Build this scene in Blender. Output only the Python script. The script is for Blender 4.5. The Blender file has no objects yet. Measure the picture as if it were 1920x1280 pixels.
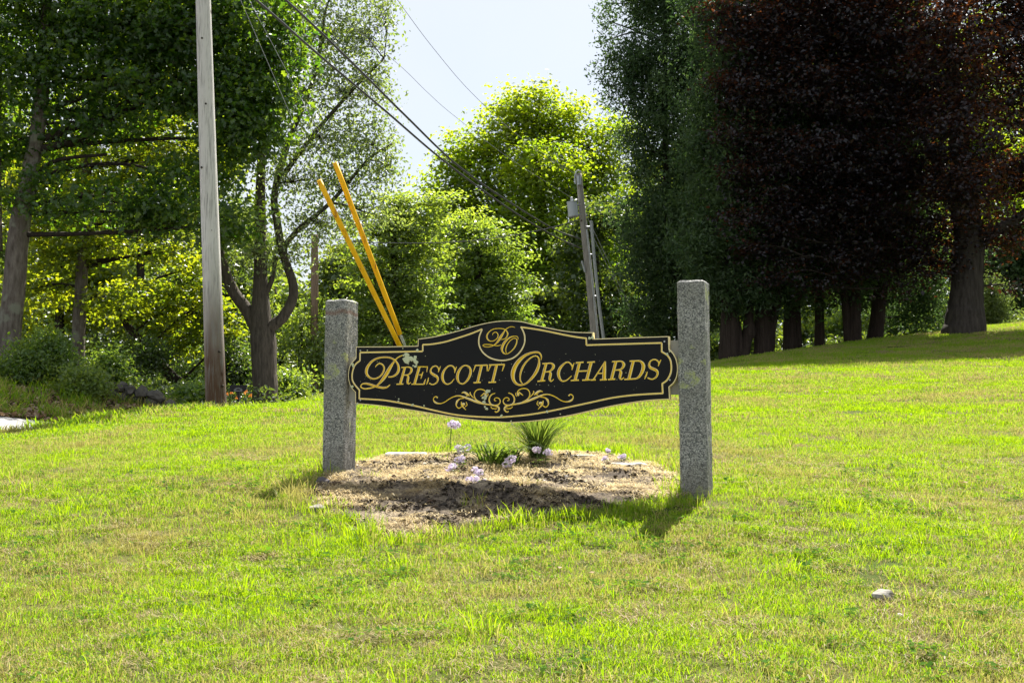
import bpy, math, random
import numpy as np
from mathutils import Vector, Matrix

rng = np.random.default_rng(7)
random.seed(7)
sc = bpy.context.scene
COL = sc.collection
R = math.radians

# ------------------------------------------------------------------ camera
F = 2229.0                      # focal length in pixels of the 1920 px wide photograph
PITCH = math.atan(200.0 / F)
CAMZ = 1.5
cam_d = bpy.data.cameras.new("camera")
cam_d.sensor_width = 36.0
cam_d.lens = F / 1920 * 36
cam_d.clip_start = 0.05
cam_d.clip_end = 2000
cam = bpy.data.objects.new("camera", cam_d)
COL.objects.link(cam)
cam.location = (0, 0, CAMZ)
cam.rotation_euler = (math.pi / 2 + PITCH, 0, 0)
sc.camera = cam

# ------------------------------------------------------------------ light
SUN_AZ, SUN_EL = 23.5, 57.5     # azimuth to the right of the view, elevation
sun_dir = Vector((math.sin(R(SUN_AZ)) * math.cos(R(SUN_EL)), math.cos(R(SUN_AZ)) * math.cos(R(SUN_EL)), math.sin(R(SUN_EL))))
world = bpy.data.worlds.new("World")
sc.world = world
world.use_nodes = True
wn, wl = world.node_tree.nodes, world.node_tree.links
bg = wn["Background"]
sky = wn.new("ShaderNodeTexSky")
sky.sky_type = 'NISHITA'
sky.sun_disc = False
sky.sun_elevation = R(SUN_EL)
sky.sun_rotation = R(SUN_AZ)
sky.air_density = 1.0
sky.dust_density = 1.6
sky.ozone_density = 1.0
# thin bright high cloud over the whole sky
wtc = wn.new("ShaderNodeTexCoord")
wnz = wn.new("ShaderNodeTexNoise"); wnz.inputs["Scale"].default_value = 2.6; wnz.inputs["Detail"].default_value = 6
wl.new(wtc.outputs["Generated"], wnz.inputs["Vector"])
wmr = wn.new("ShaderNodeMapRange"); wmr.inputs[1].default_value = .35; wmr.inputs[2].default_value = .65; wmr.inputs[3].default_value = .62; wmr.inputs[4].default_value = .86
wl.new(wnz.outputs[0], wmr.inputs[0])
wmx = wn.new("ShaderNodeMix"); wmx.data_type = 'RGBA'
wl.new(wmr.outputs[0], wmx.inputs[0]); wl.new(sky.outputs[0], wmx.inputs[6]); wmx.inputs[7].default_value = (5.75, 5.98, 6.25, 1)
wl.new(wmx.outputs[2], bg.inputs[0])
bg.inputs[1].default_value = 0.055
sun_l = bpy.data.lights.new("sun", 'SUN')
sun_l.energy = 5.0
sun_l.angle = R(0.53)
sun_l.color = (1.0, 0.95, 0.86)
sun = bpy.data.objects.new("sun", sun_l)
COL.objects.link(sun)
sun.rotation_euler = sun_dir.to_track_quat('Z', 'Y').to_euler()
sun.location = (10, 20, 40)
vs = sc.view_settings
vs.view_transform = 'Standard'
vs.look = 'None'
vs.gamma = 1
vs.use_curve_mapping = False
vs.exposure = 1.6
sc.render.engine = 'CYCLES'
cy = sc.cycles
cy.max_bounces = 7
cy.diffuse_bounces = 4
cy.glossy_bounces = 2
cy.transmission_bounces = 4
cy.transparent_max_bounces = 4
cy.caustics_reflective = False
cy.caustics_refractive = False
cy.use_denoising = True
cy.denoiser = 'OPENIMAGEDENOISE'

# ------------------------------------------------------------------ pixel geometry helpers
CP, SP = math.cos(PITCH), math.sin(PITCH)
def ray(u, v):
    a, b = (u - 960.0) / F, (640.0 - v) / F
    return np.array((a, CP - b * SP, SP + b * CP))
def W(u, v, Y):
    d = ray(u, v)
    return np.array((0, 0, CAMZ)) + d * (Y / d[1])

# ------------------------------------------------------------------ terrain
ctrl = [(0, 0, 0), (-5, 0, -.15), (5, 0, .1), (-12, 0, -.3), (12, 0, .5), (0, -15, -1.8), (-30, -10, -1.5), (30, -10, -0.5)]
for (u, v, Y) in [(0, 1280, 4.4), (500, 1280, 4.4), (960, 1280, 4.4), (1420, 1280, 4.38), (1920, 1280, 4.35),
                  (646, 893, 8.75), (1325, 934, 7.84), (605, 888, 8.82), (960, 908, 8.34), (960, 915, 8.02), (960, 975, 7.48), (800, 985, 7.4), (1180, 962, 7.5),
                  (405, 775, 17.5), (600, 752, 21), (300, 780, 17.2), (1340, 681, 27.5), (1640, 638, 31), (1640, 667, 24.7),
                  (1920, 607, 33), (1920, 652, 25.5), (1450, 664, 29), (1700, 800, 12.5), (1920, 745, 15), (1920, 900, 8.8),
                  (1450, 740, 17), (0, 832, 12.8), (0, 905, 9.2), (40, 806, 15.0), (0, 787, 18), (200, 787, 16.4), (130, 802, 15.2), (60, 752, 21), (250, 754, 23.4)]:
    ctrl.append(tuple(W(u, v, Y)))
ctrl += [(-6.6, 17.4, 1.74), (-5.8, 19.0, 1.66), (-4.6, 21.2, 1.72), (-4.0, 24.5, 2.0), (-5.8, 28, 2.5), (0, 28, 2.75), (3, 38, 3.0), (-6.6, 40, 2.7), (0, 60, 3.2), (12, 42, 4.9), (30, 40, 6.5), (-15, 28, 2.8), (-25, 30, 3.0), (-25, 12, 1.0),
         (25, 15, 3.0), (-30, 70, 3.5), (30, 75, 5.5), (0, 110, 4.0), (-60, 60, 3), (60, 60, 7), (-70, 0, -1), (70, 0, 2)]
ctrl = np.array(ctrl, float)
def _tps_fit(P):
    n = len(P)
    d2 = ((P[:, None, :2] - P[None, :, :2]) ** 2).sum(-1)
    K = 0.5 * d2 * np.log(d2 + 1e-9)
    A = np.zeros((n + 3, n + 3))
    A[:n, :n] = K + np.eye(n) * 0.006
    A[:n, n] = 1
    A[:n, n + 1:] = P[:, :2]
    A[n, :n] = 1
    A[n + 1:, :n] = P[:, :2].T
    return np.linalg.solve(A, np.concatenate([P[:, 2], np.zeros(3)]))
_tw = _tps_fit(ctrl)
def ground(x, y):
    x = np.asarray(x, float); y = np.asarray(y, float)
    sh = np.broadcast(x, y).shape
    xf = np.broadcast_to(x, sh).ravel(); yf = np.broadcast_to(y, sh).ravel()
    out = np.empty(len(xf))
    for i in range(0, len(xf), 20000):
        xx, yy = xf[i:i + 20000], yf[i:i + 20000]
        cx, cyy = np.clip(xx, -70, 70), np.clip(yy, -15, 110)
        d2 = (cx[:, None] - ctrl[None, :, 0]) ** 2 + (cyy[:, None] - ctrl[None, :, 1]) ** 2
        out[i:i + 20000] = (0.5 * d2 * np.log(d2 + 1e-9)) @ _tw[:-3] + _tw[-3] + _tw[-2] * cx + _tw[-1] * cyy
    r = out.reshape(sh)
    return float(r) if r.ndim == 0 else r
def hit(u, v, y0=3.0, y1=60.0):
    """first point of the ground seen at a pixel"""
    d = ray(u, v)
    Y = np.linspace(y0, y1, 1200)
    P = np.array((0, 0, CAMZ))[None] + d[None] * (Y / d[1])[:, None]
    below = P[:, 2] < ground(P[:, 0], P[:, 1])
    k = int(np.argmax(below)) if below.any() else len(Y) - 1
    p = P[k]
    return np.array((p[0], p[1], ground(p[0], p[1])))
def inpoly(x, y, poly):
    x = np.asarray(x); y = np.asarray(y)
    c = np.zeros(x.shape, bool)
    n = len(poly)
    for i in range(n):
        x1, y1 = poly[i][:2]; x2, y2 = poly[(i + 1) % n][:2]
        cond = ((y1 > y) != (y2 > y)) & (x < (x2 - x1) * (y - y1) / (y2 - y1 + 1e-12) + x1)
        c ^= cond
    return c
_pn = [(rng.uniform(0, 6.28), rng.uniform(0, 6.28), rng.uniform(0, 6.28)) for _ in range(24)]
def fnoise(x, y, s, k=0):
    """cheap smooth 2-D noise about -1..1 at wavelength s"""
    r = 0
    for i in range(6):
        a, b, c = _pn[(i + k) % 24]
        r = r + np.sin((x * math.cos(a) + y * math.sin(a)) * 6.28 / s * (0.7 + 0.25 * i) + b + 1.3 * np.sin((x * math.cos(c) + y * math.sin(c)) * 6.28 / s * .6 + a))
    return r / 3.2

# ------------------------------------------------------------------ mesh helpers
def mk(name, V, faces, mats, parent=None, midx=None, smooth=False, attr=None, link=True):
    """faces: list of int arrays (n,k). midx: per-face material index. attr: dict name -> per-face floats"""
    V = np.asarray(V, np.float32)
    me = bpy.data.meshes.new(name)
    me.vertices.add(len(V)); me.vertices.foreach_set("co", V.ravel())
    fs = [np.asarray(f, np.int32) for f in faces if len(f)]
    loops = np.concatenate([f.ravel() for f in fs])
    tot = np.concatenate([np.full(len(f), f.shape[1], np.int32) for f in fs])
    me.loops.add(len(loops)); me.loops.foreach_set("vertex_index", loops)
    me.polygons.add(len(tot))
    me.polygons.foreach_set("loop_start", np.concatenate([[0], np.cumsum(tot)[:-1]]).astype(np.int32))
    if not isinstance(mats, (list, tuple)): mats = [mats]
    for m in mats: me.materials.append(m)
    if midx is not None: me.polygons.foreach_set("material_index", np.asarray(midx, np.int32))
    me.polygons.foreach_set("use_smooth", np.full(len(tot), smooth, bool))
    me.update(calc_edges=True)
    if attr:
        for k, a in attr.items():
            at = me.attributes.new(k, 'FLOAT', 'FACE')
            at.data.foreach_set("value", np.asarray(a, np.float32))
    me.validate()
    o = bpy.data.objects.new(name, me)
    if link: COL.objects.link(o)
    if parent is not None: o.parent = parent
    return o
def tag(o, label=None, cat=None, group=None, kind=None):
    if label: o["label"] = label
    if cat: o["category"] = cat
    if group: o["group"] = group
    if kind: o["kind"] = kind
    return o
def empty(name, loc, label, cat, group=None, rotz=0):
    o = bpy.data.objects.new(name, None)
    o.empty_display_size = .2
    COL.objects.link(o)
    o.location = tuple(float(c) for c in loc)
    o.rotation_euler = (0, 0, rotz)
    return tag(o, label, cat, group)
class Geo:
    def __init__(s): s.V, s.f3, s.f4, s.fn, s.n, s.m3, s.m4, s.mn = [], [], [], [], 0, [], [], []
    def add(s, V, F, m=0):
        V = np.asarray(V, float).reshape(-1, 3)
        for f in F:
            g = [i + s.n for i in f]
            if len(g) == 3: s.f3.append(g); s.m3.append(m)
            elif len(g) == 4: s.f4.append(g); s.m4.append(m)
            else: s.fn.append(g); s.mn.append(m)
        s.V.append(V); s.n += len(V)
        return s
    def build(s, name, mats, parent=None, smooth=False, off=(0, 0, 0), link=True):
        V = np.concatenate(s.V) - np.asarray(off, float)
        faces, mi = [], []
        if s.f3: faces.append(np.array(s.f3)); mi += s.m3
        if s.f4: faces.append(np.array(s.f4)); mi += s.m4
        for g, m in zip(s.fn, s.mn): faces.append(np.array([g])); mi.append(m)
        return mk(name, V, faces, mats, parent, mi, smooth, link=link)
def frames(P):
    P = np.asarray(P, float)
    T = np.gradient(P, axis=0)
    T /= np.linalg.norm(T, axis=1)[:, None] + 1e-12
    ref = np.array((1., 0, 0)) if abs(T[0][0]) < .9 else np.array((0, 1., 0))
    A = np.cross(T, ref); A /= np.linalg.norm(A, axis=1)[:, None] + 1e-12
    return A, np.cross(T, A)
def tube(g, P, rad, sides=8, m=0, caps=True, wob=0.0):
    P = np.asarray(P, float); n = len(P)
    rad = np.broadcast_to(np.asarray(rad, float), (n,))
    A, B = frames(P)
    th = np.arange(sides) / sides * 2 * math.pi
    V = P[:, None] + rad[:, None, None] * (np.cos(th)[None, :, None] * A[:, None] + np.sin(th)[None, :, None] * B[:, None]) * (1 + (rng.normal(0, wob, (1, sides, 1)) + rng.normal(0, wob * .15, (n, sides, 1)) if wob else 0))
    F = []
    for i in range(n - 1):
        for j in range(sides):
            k = (j + 1) % sides
            F.append((i * sides + j, i * sides + k, (i + 1) * sides + k, (i + 1) * sides + j))
    if caps:
        F.append(tuple(range(sides))[::-1]); F.append(tuple((n - 1) * sides + j for j in range(sides)))
    g.add(V, F, m)
def smoothpath(P, n):
    """Catmull-Rom through the points (any dimension), n samples per span"""
    P = np.asarray(P, float)
    if len(P) < 3:
        t = np.linspace(0, 1, n + 1)[:, None]
        return P[0] * (1 - t) + P[-1] * t
    Q = np.vstack([2 * P[0] - P[1], P, 2 * P[-1] - P[-2]])
    out = []
    for i in range(1, len(Q) - 2):
        t = np.linspace(0, 1, n, endpoint=False)[:, None]
        a, b, c, d = Q[i - 1], Q[i], Q[i + 1], Q[i + 2]
        out.append(.5 * (2 * b + (c - a) * t + (2 * a - 5 * b + 4 * c - d) * t ** 2 + (3 * b - a - 3 * c + d) * t ** 3))
    out.append(P[-1:])
    return np.vstack(out)
def box(g, c, s, m=0, rot=0):
    c = np.asarray(c, float); h = np.asarray(s, float) / 2
    V = np.array([(x, y, z) for z in (-1, 1) for y in (-1, 1) for x in (-1, 1)], float) * h
    if rot:
        cs, sn = math.cos(rot), math.sin(rot)
        V = np.stack([V[:, 0] * cs - V[:, 1] * sn, V[:, 0] * sn + V[:, 1] * cs, V[:, 2]], 1)
    g.add(V + c, [(0, 2, 3, 1), (4, 5, 7, 6), (0, 1, 5, 4), (2, 6, 7, 3), (0, 4, 6, 2), (1, 3, 7, 5)], m)
def rock(name, c, s, mat, seed, parent=None, flat=0.0, off=(0, 0, 0), sub=2):
    """an uneven stone from a subdivided cube-sphere"""
    import bmesh
    bm = bmesh.new(); bmesh.ops.create_icosphere(bm, subdivisions=sub, radius=1)
    r = np.random.default_rng(seed)
    ph = r.uniform(0, 6.28, (5, 3)); am = r.normal(0, 1, (5, 3))
    for v in bm.verts:
        p = np.array(v.co)
        k = sum(math.sin(p @ am[i] * 2.2 + ph[i, 0]) for i in range(5)) * .07
        q = np.sign(p) * np.abs(p) ** .92 * (1 + 1.9 * k)
        if flat: q[2] = np.clip(q[2], -flat, flat) + .04 * k
        v.co = q * np.asarray(s)
    V = np.array([v.co[:] for v in bm.verts]) + np.asarray(c) - np.asarray(off)
    Fc = np.array([[v.index for v in f.verts] for f in bm.faces])
    bm.free()
    return mk(name, V, [Fc], mat, parent, smooth=False)

# ------------------------------------------------------------------ materials
def newmat(name):
    m = bpy.data.materials.new(name); m.use_nodes = True
    nt = m.node_tree
    for n in list(nt.nodes): nt.nodes.remove(n)
    out = nt.nodes.new("ShaderNodeOutputMaterial")
    return m, nt, out
def nd(nt, typ, ins=None, **props):
    n = nt.nodes.new(typ)
    for k, v in props.items(): setattr(n, k, v)
    for k, v in (ins or {}).items():
        if hasattr(v, "is_linked") or isinstance(v, bpy.types.NodeSocket): nt.links.new(v, n.inputs[k])
        else: n.inputs[k].default_value = v
    return n
def rgb(c): return (c[0], c[1], c[2], 1)
def mixc(nt, fac, a, b, blend='MIX'):
    n = nt.nodes.new("ShaderNodeMix"); n.data_type = 'RGBA'; n.blend_type = blend
    for s, v in ((n.inputs[0], fac), (n.inputs[6], a), (n.inputs[7], b)):
        if isinstance(v, bpy.types.NodeSocket): nt.links.new(v, s)
        elif isinstance(v, (int, float)): s.default_value = v
        else: s.default_value = rgb(v)
    return n.outputs[2]
def ramp(nt, fac, stops, interp='LINEAR'):
    n = nt.nodes.new("ShaderNodeValToRGB"); cr = n.color_ramp; cr.interpolation = interp
    while len(cr.elements) < len(stops): cr.elements.new(.5)
    for e, (p, c) in zip(cr.elements, stops):
        e.position = p; e.color = rgb(c) if not isinstance(c, (int, float)) else (c, c, c, 1)
    nt.links.new(fac, n.inputs[0])
    return n.outputs[0]
def tex(nt, kind, scale, vec=None, **kw):
    n = nt.nodes.new(kind)
    for k, v in kw.items():
        if k in n.inputs: n.inputs[k].default_value = v
        else: setattr(n, k, v)
    n.inputs["Scale"].default_value = scale
    if vec is not None: nt.links.new(vec, n.inputs["Vector"])
    return n
def coords(nt, which="Object", scale=None):
    c = nt.nodes.new("ShaderNodeTexCoord").outputs[which]
    if scale:
        mp = nt.nodes.new("ShaderNodeMapping"); mp.inputs["Scale"].default_value = scale
        nt.links.new(c, mp.inputs[0]); return mp.outputs[0]
    return c
def wpos(nt): return nt.nodes.new("ShaderNodeNewGeometry").outputs["Position"]
def princ(nt, out, col, rough=.8, bump=None, bstr=.5, bdist=.01, spec=.3, metal=0):
    p = nt.nodes.new("ShaderNodeBsdfPrincipled")
    if isinstance(col, bpy.types.NodeSocket): nt.links.new(col, p.inputs["Base Color"])
    else: p.inputs["Base Color"].default_value = rgb(col)
    if isinstance(rough, bpy.types.NodeSocket): nt.links.new(rough, p.inputs["Roughness"])
    else: p.inputs["Roughness"].default_value = rough
    p.inputs["Specular IOR Level"].default_value = spec
    p.inputs["Metallic"].default_value = metal
    if bump is not None:
        b = nt.nodes.new("ShaderNodeBump"); b.inputs["Strength"].default_value = bstr; b.inputs["Distance"].default_value = bdist
        nt.links.new(bump, b.inputs["Height"]); nt.links.new(b.outputs[0], p.inputs["Normal"])
    nt.links.new(p.outputs[0], out.inputs[0])
    return p
def simple(name, col, rough=.7, spec=.3, metal=0, var=.25, scale=8):
    m, nt, out = newmat(name)
    n = tex(nt, "ShaderNodeTexNoise", scale, coords(nt), Detail=5)
    c = mixc(nt, n.outputs[0], tuple(x * (1 - var) for x in col), tuple(min(1, x * (1 + var)) for x in col))
    princ(nt, out, c, rough, n.outputs[0], .2, .005, spec, metal)
    return m
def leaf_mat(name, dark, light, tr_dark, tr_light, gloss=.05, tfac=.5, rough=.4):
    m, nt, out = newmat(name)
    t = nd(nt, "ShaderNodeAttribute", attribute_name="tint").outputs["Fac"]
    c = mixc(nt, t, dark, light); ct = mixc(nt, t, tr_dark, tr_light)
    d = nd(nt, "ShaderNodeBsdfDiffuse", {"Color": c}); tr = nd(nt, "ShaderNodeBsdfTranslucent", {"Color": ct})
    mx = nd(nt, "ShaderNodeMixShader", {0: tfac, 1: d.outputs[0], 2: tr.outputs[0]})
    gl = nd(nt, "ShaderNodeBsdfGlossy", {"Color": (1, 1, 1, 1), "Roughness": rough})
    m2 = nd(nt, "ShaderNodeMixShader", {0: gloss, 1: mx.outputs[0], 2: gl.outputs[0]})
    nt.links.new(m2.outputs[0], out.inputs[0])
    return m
def bark_mat(name, a, b, scale=9, stretch=.25, lichen=None):
    m, nt, out = newmat(name)
    co = coords(nt, "Object", (1, 1, stretch))
    v = tex(nt, "ShaderNodeTexVoronoi", scale, co, feature='DISTANCE_TO_EDGE')
    n = tex(nt, "ShaderNodeTexNoise", scale * 1.5, co, Detail=8, Roughness=.7)
    h = nd(nt, "ShaderNodeMath", {0: n.outputs[0], 1: v.outputs[0]}, operation='MULTIPLY_ADD'); h.inputs[2].default_value = .1
    c = ramp(nt, n.outputs[0], [(.3, a), (.7, b)])
    if lichen:
        l = tex(nt, "ShaderNodeTexNoise", 3.5, coords(nt), Detail=6)
        c = mixc(nt, ramp(nt, l.outputs[0], [(.54, 0.), (.64, .7)]), c, lichen)
    princ(nt, out, c, .9, h.outputs[0], 1.0, .06, .15)
    return m

M = {}
# ---- lawn and forest floor, one sheet
m, nt, out = newmat("lawn soil"); M['ground'] = m
pos = wpos(nt)
n1 = tex(nt, "ShaderNodeTexNoise", .9, pos, Detail=4); n2 = tex(nt, "ShaderNodeTexNoise", 60, pos, Detail=6, Roughness=.7); n3 = tex(nt, "ShaderNodeTexNoise", 6, pos, Detail=5)
c_l = mixc(nt, ramp(nt, n1.outputs[0], [(.35, 0.), (.7, 1.)]), (.06, .085, .012), (.15, .125, .045))
c_l = mixc(nt, ramp(nt, n2.outputs[0], [(.3, .0), (.7, .55)]), c_l, (.03, .045, .01))
c_f = ramp(nt, n3.outputs[0], [(.3, (.022, .018, .010)), (.6, (.055, .038, .02)), (.8, (.11, .07, .035))])
att = nd(nt, "ShaderNodeAttribute", attribute_name="lawn").outputs["Fac"]
princ(nt, out, mixc(nt, att, c_f, c_l), .95, n2.outputs[0], .6, .02, .1)

m, nt, out = newmat("asphalt"); M['road'] = m
pos = wpos(nt)
n1 = tex(nt, "ShaderNodeTexNoise", 1.2, pos, Detail=4); n2 = tex(nt, "ShaderNodeTexVoronoi", 90, pos)
c = mixc(nt, n1.outputs[0], (.24, .235, .23), (.33, .325, .32))
c = mixc(nt, ramp(nt, n2.outputs["Distance"], [(.2, .5), (.6, 0.)]), c, (.06, .06, .06))
princ(nt, out, c, .85, n2.outputs["Distance"], .4, .006, .3)

m, nt, out = newmat("bed soil and dry mulch"); M['bed'] = m
pos = wpos(nt)
n1 = tex(nt, "ShaderNodeTexNoise", 3.2, pos, Detail=6, Roughness=.65); n2 = tex(nt, "ShaderNodeTexNoise", 75, pos, Detail=5, Roughness=.75); n3 = tex(nt, "ShaderNodeTexVoronoi", 55, pos)
c = ramp(nt, n1.outputs[0], [(.38, (.09, .075, .062)), (.51, (.24, .195, .145)), (.64, (.56, .46, .32))])
c = mixc(nt, ramp(nt, n2.outputs[0], [(.36, .85), (.5, 0.)]), c, (.05, .04, .032))
princ(nt, out, c, .95, n2.outputs[0], 1.0, .03, .1)

for gname, gstain in (("granite", 0), ("granite_stained", 1)):
  m, nt, out = newmat("grey granite" + (" with rust stain" if gstain else "")); M[gname] = m
  co = coords(nt)
  v1 = tex(nt, "ShaderNodeTexVoronoi", 130, co); v2 = tex(nt, "ShaderNodeTexNoise", 95, co, Detail=4, Roughness=.7); n1 = tex(nt, "ShaderNodeTexNoise", 3.5, co, Detail=5)
  c = ramp(nt, v2.outputs[0], [(.36, (.085, .085, .085)), (.47, (.23, .23, .225)), (.58, (.38, .38, .365)), (.68, (.58, .57, .54))])
  c = mixc(nt, ramp(nt, nd(nt, "ShaderNodeSeparateColor", {0: v1.outputs["Color"]}).outputs[0], [(.70, 0.), (.78, .75)], 'LINEAR'), c, (.05, .055, .06))
  c = mixc(nt, ramp(nt, n1.outputs[0], [(.48, 0.), (.7, .55)]), c, (.13, .13, .11))
  l1 = tex(nt, "ShaderNodeTexNoise", 6.5, co, Detail=3); l2 = tex(nt, "ShaderNodeTexNoise", 70, co, Detail=3)
  lm = nd(nt, "ShaderNodeMath", {0: ramp(nt, l1.outputs[0], [(.62, 0.), (.66, 1.)]), 1: ramp(nt, l2.outputs[0], [(.4, .2), (.55, .9)])}, operation='MULTIPLY')
  c = mixc(nt, lm.outputs[0], c, (.36, .40, .16))
  oz = nd(nt, "ShaderNodeSeparateXYZ", {0: co}).outputs[2]
  dn = tex(nt, "ShaderNodeTexNoise", 9, co, Detail=5)
  zz = nd(nt, "ShaderNodeMath", {0: dn.outputs[0], 1: .34, 2: oz}, operation='MULTIPLY_ADD').outputs[0]
  c = mixc(nt, ramp(nt, zz, [(.16, .6), (.42, 0.)]), c, (.12, .105, .08))
  if gstain:
    sn = nd(nt, "ShaderNodeMath", {0: dn.outputs[0], 1: .06, 2: oz}, operation='MULTIPLY_ADD').outputs[0]
    sm_ = nd(nt, "ShaderNodeMapRange", {0: sn, 1: 1.18, 2: 1.30}).outputs[0]
    c = mixc(nt, ramp(nt, sm_, [(.30, 0.), (.5, .75), (.7, 0.)]), c, (.17, .085, .06))
  princ(nt, out, c, .8, v2.outputs[0], .6, .006, .3)

m, nt, out = newmat("weathered black sign paint"); M['black'] = m
co = coords(nt)
n1 = tex(nt, "ShaderNodeTexNoise", 2.5, co, Detail=6); n2 = tex(nt, "ShaderNodeTexNoise", 55, co, Detail=4); n3 = tex(nt, "ShaderNodeTexVoronoi", 20, co)
c = mixc(nt, n1.outputs[0], (.005, .005, .006), (.010, .010, .012))
c = mixc(nt, ramp(nt, n3.outputs["Distance"], [(.03, .7), (.07, 0.)]), c, (.08, .085, .08))
princ(nt, out, c, .5, n2.outputs[0], .05, .002, .18)
M['medal'] = simple("medallion black paint", (.011, .011, .013), .5, .2)
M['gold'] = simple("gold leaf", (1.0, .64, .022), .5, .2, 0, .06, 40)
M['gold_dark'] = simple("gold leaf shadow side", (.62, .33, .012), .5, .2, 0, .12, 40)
M['tan'] = simple("worn gold edge paint", (.90, .72, .40), .5, .25, 0, .2, 30)
M['lichen'] = simple("pale green lichen", (.58, .61, .42), .95, .1, 0, .25, 60)
M['panel'] = simple("grey weathered mounting wood", (.34, .33, .31), .8, .2)
M['steel'] = simple("galvanised steel", (.42, .44, .46), .45, .5, .5)
M['cable'] = simple("black cable jacket", (.055, .055, .06), .35, .5)
M['thinwire'] = simple("dull aluminium wire", (.25, .26, .28), .5, .4)
m, nt, out = newmat("yellow guard plastic"); M['yellow'] = m
n1 = tex(nt, "ShaderNodeTexNoise", 4, coords(nt, "Object", (3, 3, .5)), Detail=6, Roughness=.7)
princ(nt, out, ramp(nt, n1.outputs[0], [(.33, (.40, .16, .02)), (.42, (.80, .42, .006)), (.62, (.86, .49, .012))]), .55, n1.outputs[0], .1, .005, .2)
M['can'] = simple("grey transformer paint", (.40, .43, .46), .4, .5, 0, .1)
M['porcelain'] = simple("grey porcelain", (.40, .42, .44), .25, .5)
M['conduit'] = simple("grey conduit plastic", (.36, .38, .38), .5, .4)

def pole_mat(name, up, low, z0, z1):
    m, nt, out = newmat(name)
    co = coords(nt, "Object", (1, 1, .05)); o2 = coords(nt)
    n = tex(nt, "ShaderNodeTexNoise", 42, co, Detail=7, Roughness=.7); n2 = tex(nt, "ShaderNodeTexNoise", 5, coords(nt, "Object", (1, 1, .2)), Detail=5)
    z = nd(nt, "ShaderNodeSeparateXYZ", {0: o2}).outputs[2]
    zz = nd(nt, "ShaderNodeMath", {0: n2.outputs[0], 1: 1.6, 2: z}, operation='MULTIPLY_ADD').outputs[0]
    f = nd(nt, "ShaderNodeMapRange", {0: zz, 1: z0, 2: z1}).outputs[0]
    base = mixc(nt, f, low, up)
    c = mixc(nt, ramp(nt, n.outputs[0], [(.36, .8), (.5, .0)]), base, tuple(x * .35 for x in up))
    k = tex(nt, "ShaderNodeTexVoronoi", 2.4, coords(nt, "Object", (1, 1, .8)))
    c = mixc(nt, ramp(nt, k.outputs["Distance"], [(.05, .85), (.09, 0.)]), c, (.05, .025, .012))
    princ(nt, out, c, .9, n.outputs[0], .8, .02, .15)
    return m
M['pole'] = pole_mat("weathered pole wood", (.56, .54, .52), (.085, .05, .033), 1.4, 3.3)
M['pole_brown'] = pole_mat("brown pole wood", (.24, .17, .12), (.20, .14, .09), 0, 3)
M['pole_grey'] = pole_mat("grey brown pole wood", (.30, .28, .25), (.24, .19, .15), 0, 3)

M['bark'] = bark_mat("grey bark", (.055, .043, .034), (.19, .165, .14), 9, .22, (.20, .21, .16))
M['bark_maple'] = bark_mat("ridged bark", (.030, .026, .020), (.115, .098, .078), 12, .15)
M['bark_cedar'] = bark_mat("reddish fibrous bark", (.018, .013, .010), (.060, .044, .036), 14, .08)
M['bark_beech'] = bark_mat("dark furrowed bark", (.018, .015, .012), (.066, .056, .047), 8, .14)
M['bark_dark'] = bark_mat("dark bark", (.016, .013, .010), (.050, .041, .032), 9, .25)

M['oak'] = leaf_mat("oak leaves", (.022, .060, .014), (.050, .105, .016), (.115, .27, .010), (.42, .53, .014), .035, .5)
M['maple_left'] = leaf_mat("maple leaves yellow green", (.04, .095, .012), (.09, .15, .016), (.19, .35, .010), (.60, .60, .012), .04, .54)
M['sparse'] = leaf_mat("grey green leaves", (.06, .11, .035), (.14, .19, .06), (.20, .32, .04), (.42, .50, .07), .09, .5)
M['maple'] = leaf_mat("sugar maple leaves", (.05, .105, .014), (.15, .18, .012), (.24, .43, .012), (.54, .63, .014), .03, .55)
M['bushy'] = leaf_mat("bushy tree leaves", (.05, .11, .022), (.13, .19, .04), (.20, .36, .025), (.48, .58, .04), .06, .52)
M['cedar'] = leaf_mat("cedar sprays", (.024, .055, .022), (.085, .135, .050), (.04, .10, .025), (.17, .27, .055), .022, .38)
M['beech'] = leaf_mat("copper leaves", (.009, .009, .013), (.017, .013, .016), (.018, .008, .009), (.44, .12, .018), .03, .31)
M['far'] = leaf_mat("woodland leaves", (.030, .070, .018), (.075, .12, .025), (.11, .20, .018), (.34, .40, .025), .05, .48)
M['shrub'] = leaf_mat("understorey leaves", (.045, .11, .022), (.13, .19, .04), (.17, .33, .02), (.42, .52, .04), .04, .48)
M['young_fir'] = leaf_mat("pale evergreen needles", (.08, .13, .04), (.17, .22, .06), (.10, .18, .03), (.25, .32, .05), .04, .35)

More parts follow.
